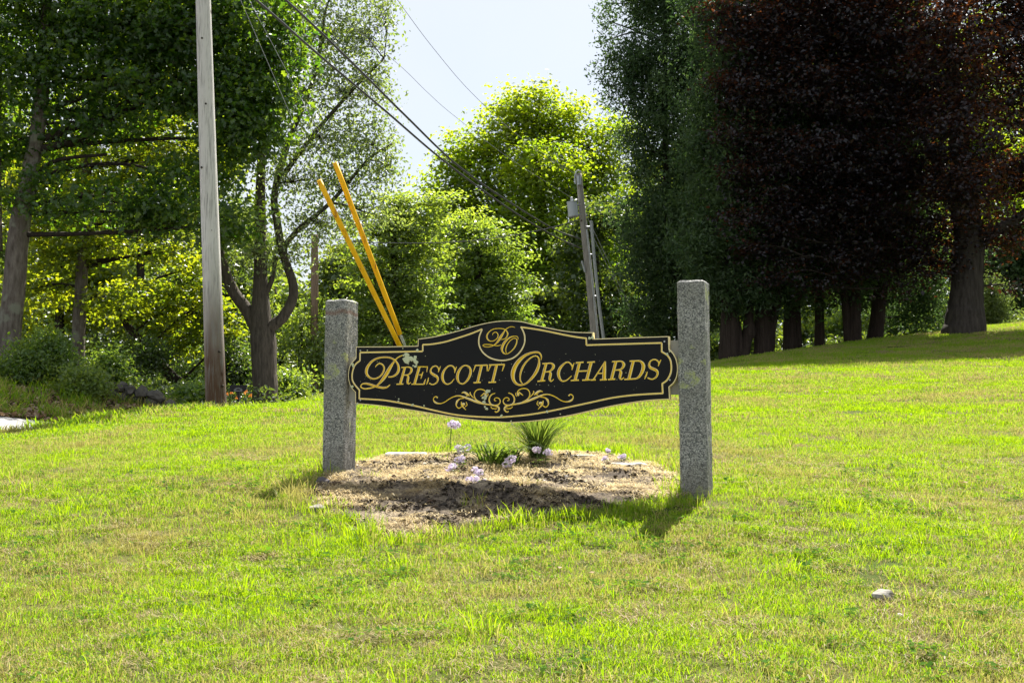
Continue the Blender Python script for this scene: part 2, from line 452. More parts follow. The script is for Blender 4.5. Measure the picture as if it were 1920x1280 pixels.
def blade_mat(name, cols, trans, dry, dry_amt, scale=.8):
    m, nt, out = newmat(name)
    pos = wpos(nt)
    t = nd(nt, "ShaderNodeAttribute", attribute_name="tint").outputs["Fac"]
    n1 = tex(nt, "ShaderNodeTexNoise", scale, pos, Detail=4); n2 = tex(nt, "ShaderNodeTexNoise", scale * 6, pos, Detail=3)
    s = nd(nt, "ShaderNodeMath", {0: n2.outputs[0], 1: .5, 2: n1.outputs[0]}, operation='MULTIPLY_ADD').outputs[0]
    c = mixc(nt, t, cols[0], cols[1]); ct = mixc(nt, t, trans[0], trans[1])
    s2 = nd(nt, "ShaderNodeMath", {0: t, 1: .35, 2: s}, operation='MULTIPLY_ADD').outputs[0]
    f = ramp(nt, s2, [(dry_amt, 0.), (dry_amt + .16, .85)])
    c = mixc(nt, f, c, dry); ct = mixc(nt, f, ct, tuple(x * .9 for x in dry))
    d = nd(nt, "ShaderNodeBsdfDiffuse", {"Color": c}); tr = nd(nt, "ShaderNodeBsdfTranslucent", {"Color": ct})
    mx = nd(nt, "ShaderNodeMixShader", {0: .5, 1: d.outputs[0], 2: tr.outputs[0]})
    gl = nd(nt, "ShaderNodeBsdfGlossy", {"Color": (1, 1, 1, 1), "Roughness": .5})
    m2 = nd(nt, "ShaderNodeMixShader", {0: .018, 1: mx.outputs[0], 2: gl.outputs[0]})
    nt.links.new(m2.outputs[0], out.inputs[0])
    return m
M['grass'] = blade_mat("lawn grass blades", ((.095, .195, .006), (.18, .27, .009)), ((.28, .52, .005), (.50, .64, .007)), (.44, .37, .12), .96)
M['drygrass'] = blade_mat("dead grass blades", ((.30, .23, .11), (.46, .37, .19)), ((.30, .22, .09), (.42, .33, .15)), (.36, .28, .15), .95)
M['straw'] = blade_mat("straw", ((.36, .28, .18), (.88, .75, .46)), ((.42, .32, .15), (.64, .51, .26)), (.22, .17, .11), 1.1, 3)
M['clump'] = blade_mat("ornamental grass blades", ((.035, .075, .018), (.09, .14, .03)), ((.10, .19, .02), (.26, .34, .04)), (.34, .27, .12), 1.12, 3)

# ================================================================== ground
rc = smoothpath([(-40, 10.5), (-24, 11.8), (-14, 13.2), (-9.4, 14.7), (-7.1, 16.7), (-5.5, 20.0), (-4.2, 25), (-3.2, 34), (-2, 60)], 14)
def road_dist(x, y):
    x = np.asarray(x); y = np.asarray(y)
    return np.sqrt(((x[..., None] - rc[:, 0]) ** 2 + (y[..., None] - rc[:, 1]) ** 2).min(-1))
def lawn_mask(x, y):
    """1 on the mown lawn, 0 on woodland floor"""
    P = [(-8.6, 12.6), (-7.6, 14.6), (-5.9, 16.8), (-4.6, 19.0), (-4.0, 22), (-1.5, 26), (1.5, 30), (4.3, 31.0), (6.5, 33), (9.3, 34.5), (14.5, 36.0), (40, 38), (40, -15), (-40, -15), (-40, 4), (-12, 9), (-8, 10.6)]
    return inpoly(x, y, P) & (road_dist(x, y) > 1.72)
xs = np.unique(np.concatenate([np.linspace(-160, -30, 14), np.linspace(-30, -12, 19), np.linspace(-12, 16, 142), np.linspace(16, 36, 21), np.linspace(36, 160, 14)]))
ys = np.unique(np.concatenate([np.linspace(-40, 0, 9), np.linspace(0, 40, 201), np.linspace(40, 110, 36), np.linspace(110, 320, 12)]))
GX, GY = np.meshgrid(xs, ys)
GZ = ground(GX, GY) + np.where((GY > 2), .012 * fnoise(GX, GY, 1.7), 0)
nx, ny = len(xs), len(ys)
I = np.arange(nx * ny).reshape(ny, nx)
Fq = np.stack([I[:-1, :-1], I[:-1, 1:], I[1:, 1:], I[1:, :-1]], -1).reshape(-1, 4)
gobj = mk("ground", np.stack([GX, GY, GZ], -1).reshape(-1, 3), [Fq], M['ground'], smooth=True)
at = gobj.data.attributes.new("lawn", 'FLOAT', 'POINT')
at.data.foreach_set("value", lawn_mask(GX, GY).astype(np.float32).ravel())
tag(gobj, "grassy hillside rising from the camera to the tree line", kind='structure')

# road: a strip a few millimetres proud of the ground
T = np.gradient(rc, axis=0); T /= np.linalg.norm(T, axis=1)[:, None]
Nn = np.stack([-T[:, 1], T[:, 0]], 1)
wid = np.linspace(-1.9, 1.55, 13)
RX = rc[:, None, 0] + wid[None] * Nn[:, None, 0]; RY = rc[:, None, 1] + wid[None] * Nn[:, None, 1]
RZ = ground(RX, RY) + .018
I = np.arange(RX.size).reshape(RX.shape)
Fq = np.stack([I[:-1, :-1], I[1:, :-1], I[1:, 1:], I[:-1, 1:]], -1).reshape(-1, 4)
tag(mk("road", np.stack([RX, RY, RZ], -1).reshape(-1, 3), [Fq[:, ::-1]], M['road'], smooth=True), "pale asphalt road at the left edge of the lawn", kind='structure')

# planting bed below the sign
bed_px = [(600, 893), (660, 872), (735, 860), (800, 856), (880, 852), (960, 855), (1060, 852), (1130, 856), (1205, 874), (1265, 893), (1282, 918), (1265, 940), (1185, 950), (1075, 962),
          (960, 978), (860, 990), (790, 1012), (720, 1014), (665, 985), (610, 960), (578, 935)]
bed = np.array([hit(u, v) for u, v in bed_px])
bed_poly = smoothpath(np.vstack([bed[:, :2], bed[:1, :2]]), 4)[:-1]
def bed_bump(x, y):
    return .014 * fnoise(x, y, .9, 3) + .012 * fnoise(x, y, .28, 7) + .010 * fnoise(x, y, .12, 11)
bx = np.arange(bed[:, 0].min() - .1, bed[:, 0].max() + .1, .02); by = np.arange(bed[:, 1].min() - .1, bed[:, 1].max() + .1, .03)
BX, BY = np.meshgrid(bx, by)
inside = inpoly(BX, BY, bed_poly)
dd = np.sqrt(((BX[..., None] - bed_poly[:, 0]) ** 2 + (BY[..., None] - bed_poly[:, 1]) ** 2).min(-1))
BZ = ground(BX, BY) + np.where(inside, .012 + np.clip(dd / .25, 0, 1) * (.016 + bed_bump(BX, BY)), -.05)
I = np.arange(BX.size).reshape(BX.shape)
Fq = np.stack([I[:-1, :-1], I[:-1, 1:], I[1:, 1:], I[1:, :-1]], -1).reshape(-1, 4)
keep = inside.ravel()[Fq].any(1)
bobj = mk("planting_bed", np.stack([BX, BY, BZ], -1).reshape(-1, 3), [Fq[keep]], M['bed'], smooth=True)
tag(bobj, "bare mulch bed with dry straw below the sign", kind='structure')
def bedz(x, y):
    d = float(np.sqrt(((x - bed_poly[:, 0]) ** 2 + (y - bed_poly[:, 1]) ** 2).min()))
    if not inpoly(np.array([x]), np.array([y]), bed_poly)[0]: return float(ground(x, y))
    return float(ground(x, y) + .012 + min(d / .25, 1) * (.016 + bed_bump(x, y)))

# ================================================================== orchard sign
YAW = R(-20)
SC = W(962, 700, 8.3)
s_r = np.array((math.cos(YAW), math.sin(YAW), 0)); s_b = np.array((-math.sin(YAW), math.cos(YAW), 0))   # right, back
def onsign(u, v):
    """pixel -> (s, t) on the front face of the sign board, s to the right, t = height above the bed"""
    d = ray(u, v); o = np.array((0, 0, CAMZ))
    k = ((SC - o) @ s_b) / (d @ s_b)
    p = o + d * k
    return float((p - SC) @ s_r), float(p[2])
sg0 = np.array((SC[0], SC[1], ground(SC[0], SC[1])))
sign = empty("orchard_sign", sg0, "black carved sign reading Prescott Orchards in gold hung between two granite posts", "sign", rotz=YAW)
def st(u, v):
    s, t = onsign(u, v); return s, t - sg0[2]
class Crop:
    def __init__(s, x, y, k): s.x, s.y, s.k = x, y, k
    def __call__(s, p): return st(s.x + p[0] / s.k, s.y + p[1] / s.k)
    def w(s, w): return w / s.k * 8.3 / F
CL, CR = Crop(640, 590, 5.3333), Crop(940, 590, 5.3333)
def cv(c, pts, n=6): return [c(p) for p in (smoothpath(pts, n) if len(pts) > 2 else pts)]
# outline, clockwise from the top left shoulder
outline = [CL(p) for p in [(148, 318), (450, 317), (765, 310), (768, 240)]]
outline += [st(*p) for p in smoothpath([(640 + a / 5.3333, 590 + b / 5.3333) for a, b in [(768, 240), (850, 230), (950, 213), (1050, 190), (1200, 150), (1350, 105), (1500, 72), (1650, 58), (1800, 66)]] +
                                     [(940 + a / 5.3333, 590 + b / 5.3333) for a, b in [(310, 93), (400, 113), (550, 145), (700, 168), (850, 175), (915, 174)]], 5)[1:]]
outline += [CR(p) for p in [(918, 240), (1300, 226), (1675, 214), (1680, 345)]]
outline += cv(CR, [(1690, 352), (1725, 393), (1755, 460), (1766, 540), (1755, 620), (1725, 680), (1680, 722)])
outline += [CR((1686, 845))]
outline += [st(*p) for p in smoothpath([(940 + a / 5.3333, 590 + b / 5.3333) for a, b in [(1686, 845), (1500, 855), (1300, 880), (1100, 915), (900, 960), (700, 1005), (500, 1040), (300, 1065), (100, 1078)]] +
                                     [(640 + a / 5.3333, 590 + b / 5.3333) for a, b in [(1600, 1075), (1400, 1060), (1200, 1037), (1000, 1005), (800, 970), (600, 940), (400, 912), (250, 897), (142, 890)]], 5)[1:]]
outline += [CL((140, 775))]
outline += cv(CL, [(130, 765), (95, 720), (72, 650), (70, 580), (90, 500), (145, 432)])
outline = np.array(outline)
BT = .042
# board: front and back faces plus rim
n = len(outline)
g = Geo()
Vf = np.array([(s, 0, t) for s, t in outline]); Vb = Vf + (0, BT, 0)
g.add(np.vstack([Vf, Vb]), [tuple(range(n - 1, -1, -1)), tuple(range(n, 2 * n))], 0)
gr = Geo()
board = g.build("board", [M['black']], sign)
rim = Geo(); 
rim.add(np.vstack([Vf, Vb]), [(i, (i + 1) % n, n + (i + 1) % n, n + i) for i in range(n)], 0)
rim.build("edge_rim", [M['tan']], sign)

def stroke(g, pts, closed=False, z=0.0, lift=.004, n=7, straight=False, edge=.17, mono=False):
    """a raised ribbon with a ridge: pts (s, t, width) on the board. materials 0 worn edge, 1 gold, 2 dark gold"""
    P = np.array(pts, float)
    P = P if straight else smoothpath(P, n)
    C, wd = P[:, :2], np.maximum(P[:, 2], .0016)
    T = np.gradient(C, axis=0)
    if closed: T[0] = T[-1] = C[1] - C[-2]
    T /= np.linalg.norm(T, axis=1)[:, None] + 1e-12
    N = np.stack([-T[:, 1], T[:, 0]], 1)
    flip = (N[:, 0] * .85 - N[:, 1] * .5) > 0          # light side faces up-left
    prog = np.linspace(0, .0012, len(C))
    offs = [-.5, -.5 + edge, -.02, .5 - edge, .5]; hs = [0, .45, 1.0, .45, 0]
    V = []
    for i in range(len(C)):
        L = min(lift, wd[i] * .32)
        for o, h in zip(offs, hs):
            q = C[i] + N[i] * o * wd[i]
            V.append((q[0], -(.0008 + z + prog[i] + L * h), q[1]))
    for i in range(len(C) - 1):
        k = i * 5
        for j in range(4):
            if mono: m = 0
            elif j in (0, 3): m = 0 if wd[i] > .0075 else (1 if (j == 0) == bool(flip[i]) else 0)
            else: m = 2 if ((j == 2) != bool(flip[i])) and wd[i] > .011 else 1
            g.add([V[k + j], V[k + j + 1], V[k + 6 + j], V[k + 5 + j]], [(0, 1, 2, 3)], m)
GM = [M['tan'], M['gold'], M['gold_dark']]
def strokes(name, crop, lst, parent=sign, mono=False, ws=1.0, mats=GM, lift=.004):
    g = Geo()
    for i, s in enumerate(lst):
        pts = []
        for (x, y, w) in s:
            a, b = crop((x, y)); pts.append((a, b, crop.w(w) * ws))
        stroke(g, pts, z=i * .0004, straight=(len(s) == 2), mono=mono, lift=lift)
    return g.build(name, mats, parent)
# thin gold lines: rim line and inner border
g = Geo()
ol = np.vstack([outline, outline[:1]])
c0 = outline.mean(0)
inn = []
A2 = np.roll(outline, 1, 0); B2 = np.roll(outline, -1, 0)
for p, a, b in zip(outline, A2, B2):
    d1 = (p - a) / (np.linalg.norm(p - a) + 1e-9); d2 = (b - p) / (np.linalg.norm(b - p) + 1e-9)
    n1 = np.array((d1[1], -d1[0])); n2 = np.array((d2[1], -d2[0])); nn = n1 + n2; nn /= np.linalg.norm(nn) + 1e-9
    inn.append(p + nn * .0055 / max(.5, nn @ n1))
inn = np.array(inn)
rl = Geo()
Vo = np.array([(s, -.0015, t) for s, t in outline]); Vi = np.array([(s, -.0025, t) for s, t in inn])
rl.add(np.vstack([Vo, Vi]), [(i, n + i, n + (i + 1) % n, (i + 1) % n) for i in range(n)], 0)
rl.build("rim_line", [M['tan']], sign)

bl = [CL(p) for p in [(1410, 145)]]
px = lambda b, L: [(b.x + p[0] / b.k, b.y + p[1] / b.k) for p in L]
def seg(lst, n=5, curve=True):
    return [st(*p) for p in (smoothpath(lst, n) if curve else lst)]
border = []
border.append(seg(px(CL, [(1410, 143), (1300, 188), (1180, 228), (1050, 268), (950, 288), (880, 297), (815, 300)])))
border.append(seg(px(CL, [(815, 297), (815, 366), (188, 378), (187, 462)]), curve=False))
border.append(seg(px(CL, [(187, 458), (140, 500), (113, 570), (110, 640), (130, 690), (181, 752)])))
border.append(seg(px(CL, [(181, 748), (181, 842)]), curve=False))
border.append(seg(px(CL, [(179, 838), (300, 845), (450, 857), (700, 902), (950, 960), (1150, 1000), (1350, 1018), (1550, 1024)]) + px(CR, [(100, 1016), (300, 995), (500, 960), (700, 918), (900, 875), (1100, 832), (1300, 805), (1480, 792), (1618, 785)])))
border.append(seg(px(CR, [(1615, 788), (1610, 685)]), curve=False))
border.append(seg(px(CR, [(1608, 690), (1660, 650), (1695, 580), (1701, 510), (1690, 450), (1660, 405), (1604, 368)])))
border.append(seg(px(CR, [(1605, 373), (1605, 282), (852, 304), (850, 232)]), curve=False))
border.append(seg(px(CR, [(853, 236), (750, 223), (620, 199), (480, 170), (350, 146), (195, 124)])))
g = Geo()
for i, b in enumerate(border):
    if len(b) <= 4:
        for a, c in zip(b[:-1], b[1:]):
            stroke(g, [(a[0], a[1], .0115), (c[0], c[1], .0115)], z=i * .0002, straight=True, lift=.003)
    else:
        stroke(g, [(a, c, .0115) for a, c in b], z=i * .0002, straight=True, lift=.003)
g.build("border_line", [M['tan'], M['tan'], M['gold']], sign)
# medallion disc and ring
ring_px = px(CL, [(1410, 143), (1380, 225), (1379, 300), (1412, 370), (1478, 425), (1560, 453), (1640, 455), (1720, 432), (1788, 373), (1830, 295), (1836, 220), (1820, 165), (1797, 122)])
ring = smoothpath(ring_px, 5)
g = Geo()
disc = [st(*p) for p in np.vstack([ring, smoothpath([ring_px[-1], (958, 605.5), (940, 602), (920, 606), ring_px[0]], 5)[1:-1]])]
g.add([(s, -.0012, t) for s, t in disc], [tuple(range(len(disc) - 1, -1, -1))], 0)
med = g.build("medallion", [M['medal']], sign)
g = Geo(); stroke(g, [(*st(*p), .0105) for p in ring], straight=True, z=.002, lift=.003)
g.build("ring", [M['tan'], M['tan'], M['gold']], med)
C7 = Crop(890, 595, 18.286)
strokes("letter", C7, [
    [(1385, 350, 18), (1330, 325, 24), (1240, 320, 26), (1140, 360, 30), (1060, 420, 38), (980, 540, 68), (880, 690, 94), (790, 830, 70), (690, 930, 38), (590, 985, 28), (480, 1010, 26), (360, 1005, 26), (290, 970, 26), (320, 930, 26), (440, 925, 30), (560, 935, 30), (680, 960, 28), (800, 970, 26), (910, 940, 18)],
    [(610, 600, 20), (640, 540, 24), (710, 505, 26), (780, 540, 30), (805, 620, 34), (780, 700, 30), (710, 770, 28), (620, 810, 28), (530, 810, 30), (450, 750, 46), (420, 660, 58), (450, 560, 46), (540, 460, 32), (660, 400, 28), (800, 380, 26), (940, 385, 28), (1050, 420, 32), (1120, 500, 44), (1135, 580, 52), (1100, 670, 40), (1030, 735, 28), (900, 760, 20)]], med)
strokes("letter", C7, [[(1480, 770, 20), (1490, 700, 26), (1440, 650, 30), (1360, 645, 32), (1230, 680, 46), (1090, 780, 74), (980, 930, 94), (935, 1070, 86), (960, 1180, 54), (1030, 1240, 36), (1110, 1250, 28), (1230, 1180, 32), (1350, 1060, 42), (1430, 910, 46), (1450, 790, 40), (1420, 730, 30), (1350, 715, 26), (1240, 780, 28), (1140, 900, 32), (1080, 1040, 36), (1070, 1150, 28), (1095, 1230, 20)]], med)
C1, C2, C3, C4, C5, C6 = Crop(650, 640, 12.8), Crop(740, 660, 16), Crop(840, 660, 16), Crop(940, 650, 16), Crop(1030, 660, 16), Crop(1130, 650, 16)
letters = [
 (C1, [[(1410, 320, 18), (1310, 345, 28), (1220, 395, 34), (1150, 470, 44), (1060, 600, 80), (980, 740, 100), (890, 880, 90), (800, 990, 60), (720, 1060, 38), (640, 1100, 32), (540, 1125, 36), (430, 1135, 34), (350, 1100, 32), (345, 1060, 30), (380, 1020, 32), (470, 1010, 48), (580, 1035, 56), (700, 1075, 54), (800, 1100, 54), (900, 1110, 52), (980, 1090, 40), (1045, 1035, 20)],
       [(690, 620, 16), (720, 570, 28), (790, 530, 34), (860, 555, 38), (900, 630, 48), (885, 720, 48), (830, 810, 44), (750, 870, 40), (650, 895, 40), (550, 860, 48), (485, 780, 72), (480, 680, 82), (530, 570, 72), (620, 470, 56), (740, 405, 46), (880, 380, 40), (1020, 385, 40), (1130, 430, 40), (1210, 510, 48), (1250, 620, 66), (1240, 720, 70), (1180, 800, 54), (1090, 845, 40), (1000, 850, 28)]]),
 (C2, [[(310, 450, 84), (170, 950, 88)], [(205, 462, 34), (430, 445, 32)], [(60, 962, 40), (270, 955, 40)], [(330, 448, 32), (430, 450, 40), (500, 490, 68), (510, 550, 82), (470, 630, 62), (400, 680, 38), (290, 690, 34)], [(370, 690, 34), (410, 740, 72), (400, 830, 82), (390, 910, 72), (420, 950, 44), (460, 935, 32), (490, 905, 20)]]),
 (C2, [[(740, 440, 88), (600, 950, 88)], [(690, 440, 32), (1000, 440, 32)], [(985, 440, 48), (965, 600, 20)], [(510, 962, 36), (890, 962, 36)], [(880, 960, 66), (932, 800, 20)], [(740, 680, 28), (840, 672, 28)], [(860, 590, 22), (825, 680, 44), (795, 800, 22)]]),
 (C2, [[(1325, 560, 28), (1310, 480, 38), (1270, 430, 36), (1215, 415, 36), (1140, 450, 42), (1085, 530, 54), (1095, 620, 74), (1180, 680, 82), (1270, 740, 82), (1300, 820, 62), (1270, 900, 50), (1200, 955, 40), (1120, 970, 36), (1040, 930, 38)], [(1378, 420, 20), (1340, 520, 40), (1310, 605, 20)], [(1020, 760, 22), (1000, 860, 44), (960, 970, 22)]]),
 (C2, [[(1810, 560, 38), (1780, 460, 44), (1700, 405, 40), (1600, 430, 46), (1500, 530, 68), (1440, 670, 88), (1440, 800, 86), (1490, 910, 60), (1580, 960, 40), (1690, 920, 34), (1790, 800, 22)], [(1862, 430, 20), (1825, 520, 42), (1800, 625, 22)]]),
 (C3, [[(530, 395, 40), (630, 440, 56), (680, 550, 76), (660, 690, 84), (590, 830, 70), (490, 930, 46), (420, 950, 42), (330, 900, 56), (285, 780, 88), (300, 640, 90), (360, 520, 74), (440, 430, 52), (530, 395, 40)]]),
 (C3, [[(1010, 400, 88), (890, 900, 88)], [(810, 402, 42), (1190, 388, 42)], [(830, 395, 50), (800, 480, 36), (760, 590, 20)], [(1175, 385, 60), (1180, 480, 40), (1180, 575, 24)], [(770, 918, 44), (990, 908, 44)]]),
 (C3, [[(1460, 390, 88), (1340, 890, 88)], [(1235, 386, 42), (1710, 370, 42)], [(1290, 385, 52), (1250, 470, 38), (1215, 575, 22)], [(1690, 370, 60), (1662, 470, 40), (1630, 570, 22)], [(1220, 908, 44), (1450, 898, 44)]]),
 (C4, [[(1185, 400, 18), (1205, 320, 36), (1180, 230, 46), (1110, 170, 54), (1000, 165, 60), (860, 195, 66), (700, 270, 84), (540, 410, 114), (420, 580, 134), (355, 760, 138), (350, 920, 114), (400, 1050, 84), (490, 1125, 64), (600, 1145, 54), (740, 1100, 54), (860, 1000, 70), (980, 860, 88), (1070, 710, 98), (1125, 560, 88), (1135, 430, 58), (1110, 320, 44), (1030, 275, 40), (920, 310, 42), (790, 410, 52), (680, 550, 62), (600, 720, 64), (565, 890, 54), (580, 1020, 40), (640, 1110, 22)]]),
 (C4, [[(1345, 500, 88), (1215, 1010, 90)], [(1235, 508, 42), (1500, 490, 36)], [(1400, 492, 34), (1510, 500, 48), (1565, 560, 86), (1560, 620, 86), (1510, 690, 60), (1430, 740, 38), (1320, 755, 34)], [(1430, 745, 38), (1480, 800, 82), (1465, 900, 86), (1455, 980, 68), (1490, 1030, 44), (1540, 1010, 32), (1580, 965, 20)], [(1090, 1035, 44), (1325, 1015, 44)]]),
 (C5, [[(700, 470, 40), (670, 390, 44), (600, 315, 42), (520, 305, 44), (420, 370, 60), (320, 490, 88), (275, 630, 96), (300, 760, 80), (360, 850, 54), (440, 870, 40), (540, 830, 36), (670, 710, 22)], [(748, 320, 20), (705, 430, 42), (680, 535, 22)]]),
 (C5, [[(910, 310, 90), (775, 840, 90)], [(1260, 295, 92), (1125, 830, 92)], [(880, 575, 42), (1150, 560, 42)], [(800, 320, 44), (1035, 302, 44)], [(1140, 312, 44), (1375, 292, 44)], [(650, 853, 44), (895, 838, 44)], [(990, 843, 44), (1230, 828, 44)]]),
 (C5, [[(1670, 290, 36), (1320, 830, 40)], [(1675, 275, 50), (1655, 500, 106), (1645, 830, 112)], [(1450, 640, 38), (1610, 632, 38)], [(1240, 838, 42), (1400, 828, 42)], [(1520, 833, 42), (1735, 823, 42)]]),
 (C6, [[(400, 430, 88), (270, 960, 92)], [(290, 447, 42), (560, 432, 36)], [(450, 432, 34), (570, 440, 48), (630, 510, 86), (630, 570, 86), (580, 650, 60), (490, 690, 38), (380, 700, 36)], [(490, 690, 38), (545, 760, 86), (530, 860, 86), (520, 930, 68), (560, 975, 44), (610, 950, 32), (645, 915, 20)], [(165, 983, 44), (385, 968, 44)]]),
 (C6, [[(920, 430, 88), (790, 960, 90)], [(810, 432, 42), (1100, 420, 40)], [(1000, 420, 36), (1120, 430, 54), (1200, 500, 92), (1225, 600, 108), (1190, 740, 98), (1110, 880, 74), (1010, 950, 48), (860, 965, 38)], [(655, 978, 44), (900, 967, 40)]]),
 (C6, [[(1690, 500, 34), (1665, 440, 40), (1600, 390, 38), (1520, 385, 38), (1430, 440, 46), (1395, 540, 64), (1430, 620, 78), (1530, 670, 82), (1620, 720, 82), (1650, 800, 68), (1610, 900, 54), (1530, 960, 40), (1450, 970, 36), (1350, 930, 40)], [(1752, 385, 20), (1705, 480, 42), (1670, 580, 22)], [(1340, 745, 22), (1310, 850, 44), (1260, 970, 22)]]),
]
for c, l in letters: strokes("letter", c, l)
# scroll ornament, left half traced, right half mirrored in the plane of the board
C8 = Crop(800, 715, 12.8)
scroll = [
 [(265, 395, 40), (240, 368, 28), (215, 362, 24), (175, 390, 22), (165, 440, 24), (200, 495, 44), (270, 525, 34), (350, 525, 22), (440, 490, 22), (560, 410, 24), (680, 355, 26), (790, 345, 32), (900, 375, 44), (1050, 430, 54), (1200, 490, 50), (1350, 530, 42), (1500, 555, 34), (1600, 575, 32), (1700, 600, 44), (1740, 650, 44), (1720, 710, 34), (1670, 735, 28), (1640, 710, 24)],
 [(1330, 520, 34), (1200, 450, 38), (1150, 370, 30), (1150, 280, 26), (1200, 210, 24), (1290, 185, 24), (1380, 210, 26), (1430, 260, 28), (1415, 320, 60), (1410, 360, 30)],
 [(1300, 352, 14), (1350, 310, 28), (1400, 270, 34)], [(1470, 280, 18), (1472, 330, 20), (1440, 372, 14)],
 [(1650, 280, 16), (1570, 310, 28), (1515, 380, 34), (1505, 470, 38), (1550, 550, 40), (1640, 575, 36), (1730, 550, 30), (1770, 480, 28), (1740, 410, 24), (1680, 390, 22), (1630, 420, 22), (1640, 460, 20), (1675, 460, 20)],
 [(900, 400, 20), (800, 420, 24), (740, 470, 50), (715, 540, 36), (725, 600, 24), (780, 640, 24), (845, 600, 24)],
 [(835, 485, 20), (845, 560, 36), (890, 620, 34), (950, 685, 14)], [(950, 490, 18), (975, 560, 22), (930, 605, 18)], [(850, 545, 50), (890, 545, 70), (930, 545, 40)],
 [(1545, 600, 16), (1570, 640, 22), (1640, 655, 22), (1700, 650, 18)],
 [(840, 278, 10), (910, 262, 46), (980, 300, 56), (1030, 345, 20)], [(1060, 250, 14), (1048, 290, 32), (1090, 350, 24), (1135, 395, 20)], [(945, 355, 12), (1000, 330, 26), (1040, 350, 16)],
]
SM = [M['tan'], M['gold'], M['tan']]
strokes("scroll_ornament", C8, scroll, lift=.003, mats=SM)
class Mir:
    def __init__(s, c, s0): s.c, s.s0 = c, s0
    def __call__(s, p):
        a, b = s.c(p); return 2 * s.s0 - a, b
    def w(s, w): return s.c.w(w)
strokes("scroll_ornament", Mir(C8, st(941, 760)[0]), scroll, lift=.003, mats=SM)
# lichen patches
def blob(name, u, v, r, parent=sign, seed=0, sq=1.0):
    q = np.random.default_rng(seed); g = Geo(); s0, t0 = st(u, v)
    k = max(1, int(r / .008))
    for i in range(k):
        ds, dt = q.normal(0, r * .45, 2); rr = r * q.uniform(.25, .6); nn = 9
        a = np.arange(nn) / nn * 6.283; rad = rr * (1 + q.normal(0, .18, nn))
        ring_ = np.stack([s0 + ds + np.cos(a) * rad, np.full(nn, -.0062 - i * .0003), t0 + (dt + np.sin(a) * rad) * sq], 1)
        base_ = ring_.copy(); base_[:, 1] = -.0008
        ctr = np.array([[s0 + ds, -.0085 - i * .0003, t0 + dt * sq]])
        g.add(np.vstack([base_, ring_, ctr]), [(j, (j + 1) % nn, nn + (j + 1) % nn, nn + j) for j in range(nn)] + [(nn + j, nn + (j + 1) % nn, 2 * nn) for j in range(nn)], 0)
    return g.build(name, [M['lichen']], parent)
px_l = [(768, 669, .034), (760, 667, .018), (779, 674, .024), (781, 686, .018), (764, 682, .009), (784, 656, .012), (749, 750, .012), (774, 760, .012), (796, 762, .009), (755, 655, .008), (916, 732, .018), (910, 751, .024), (911, 763, .012), (940, 778, .014), (1027, 770, .012), (959, 788, .014), (663, 684, .012), (660, 726, .014), (672, 756, .014), (726, 660, .005), (799, 667, .006), (1253, 661, .016), (1108, 630, .016), (1050, 779, .008), (1005, 789, .006), (905, 789, .007), (676, 657, .01), (690, 657, .008)]
for i, (u, v, r) in enumerate(px_l): blob("lichen_patch", u, v, r * 1.35, seed=40 + i)
g = Geo(); q = np.random.default_rng(5)
for i in range(80):
    s0, t0 = q.uniform(outline[:, 0].min() + .1, outline[:, 0].max() - .1), 0
    t0 = q.uniform(*np.sort((np.median(outline[:, 1]) - .14, np.median(outline[:, 1]) + .14))); rr = q.uniform(.0010, .0030)
    g.add([(s0 + math.cos(a) * rr, -.0022, t0 + math.sin(a) * rr * q.uniform(.5, 1.4)) for a in (0, 1.2, 2.5, 3.8, 5.1)], [(4, 3, 2, 1, 0)], 0)
pf = g.build("paint_fleck", [M['lichen']], sign); tag(pf, kind='stuff')
# vertical joint of the board panels, two mounting panels behind the ends
jt, jb = st(785.5, 722), st(785, 771)
g = Geo(); box(g, ((jt[0] + jb[0]) / 2, -.0006, (jt[1] + jb[1]) / 2), (.004, .0018, jt[1] - jb[1]), 0); g.build("panel_joint", [M['medal']], sign)
for side in (0, 1):
    if side == 0: a0, t0, t1 = st(672, 0)[0], st(664, 752)[1], st(664, 668)[1]; s0, s1 = -1.318, a0
    else: s0, s1 = st(1240, 0)[0], 1.178; t0, t1 = st(1262, 739)[1], st(1262, 637)[1]
    g = Geo(); box(g, ((s0 + s1) / 2, BT + .018, (t0 + t1) / 2), (abs(s1 - s0), .034, t1 - t0), 0)
    g.build("mounting_panel", [M['panel']], sign)
for (u, v) in [(676, 657), (1246, 640), (1256, 712), (676, 750)]:
    s0, t0 = st(u, v); g = Geo(); tube(g, [(s0, 0, t0), (s0, -.004, t0)], .006, 8); g.build("screw", [M['steel']], sign)

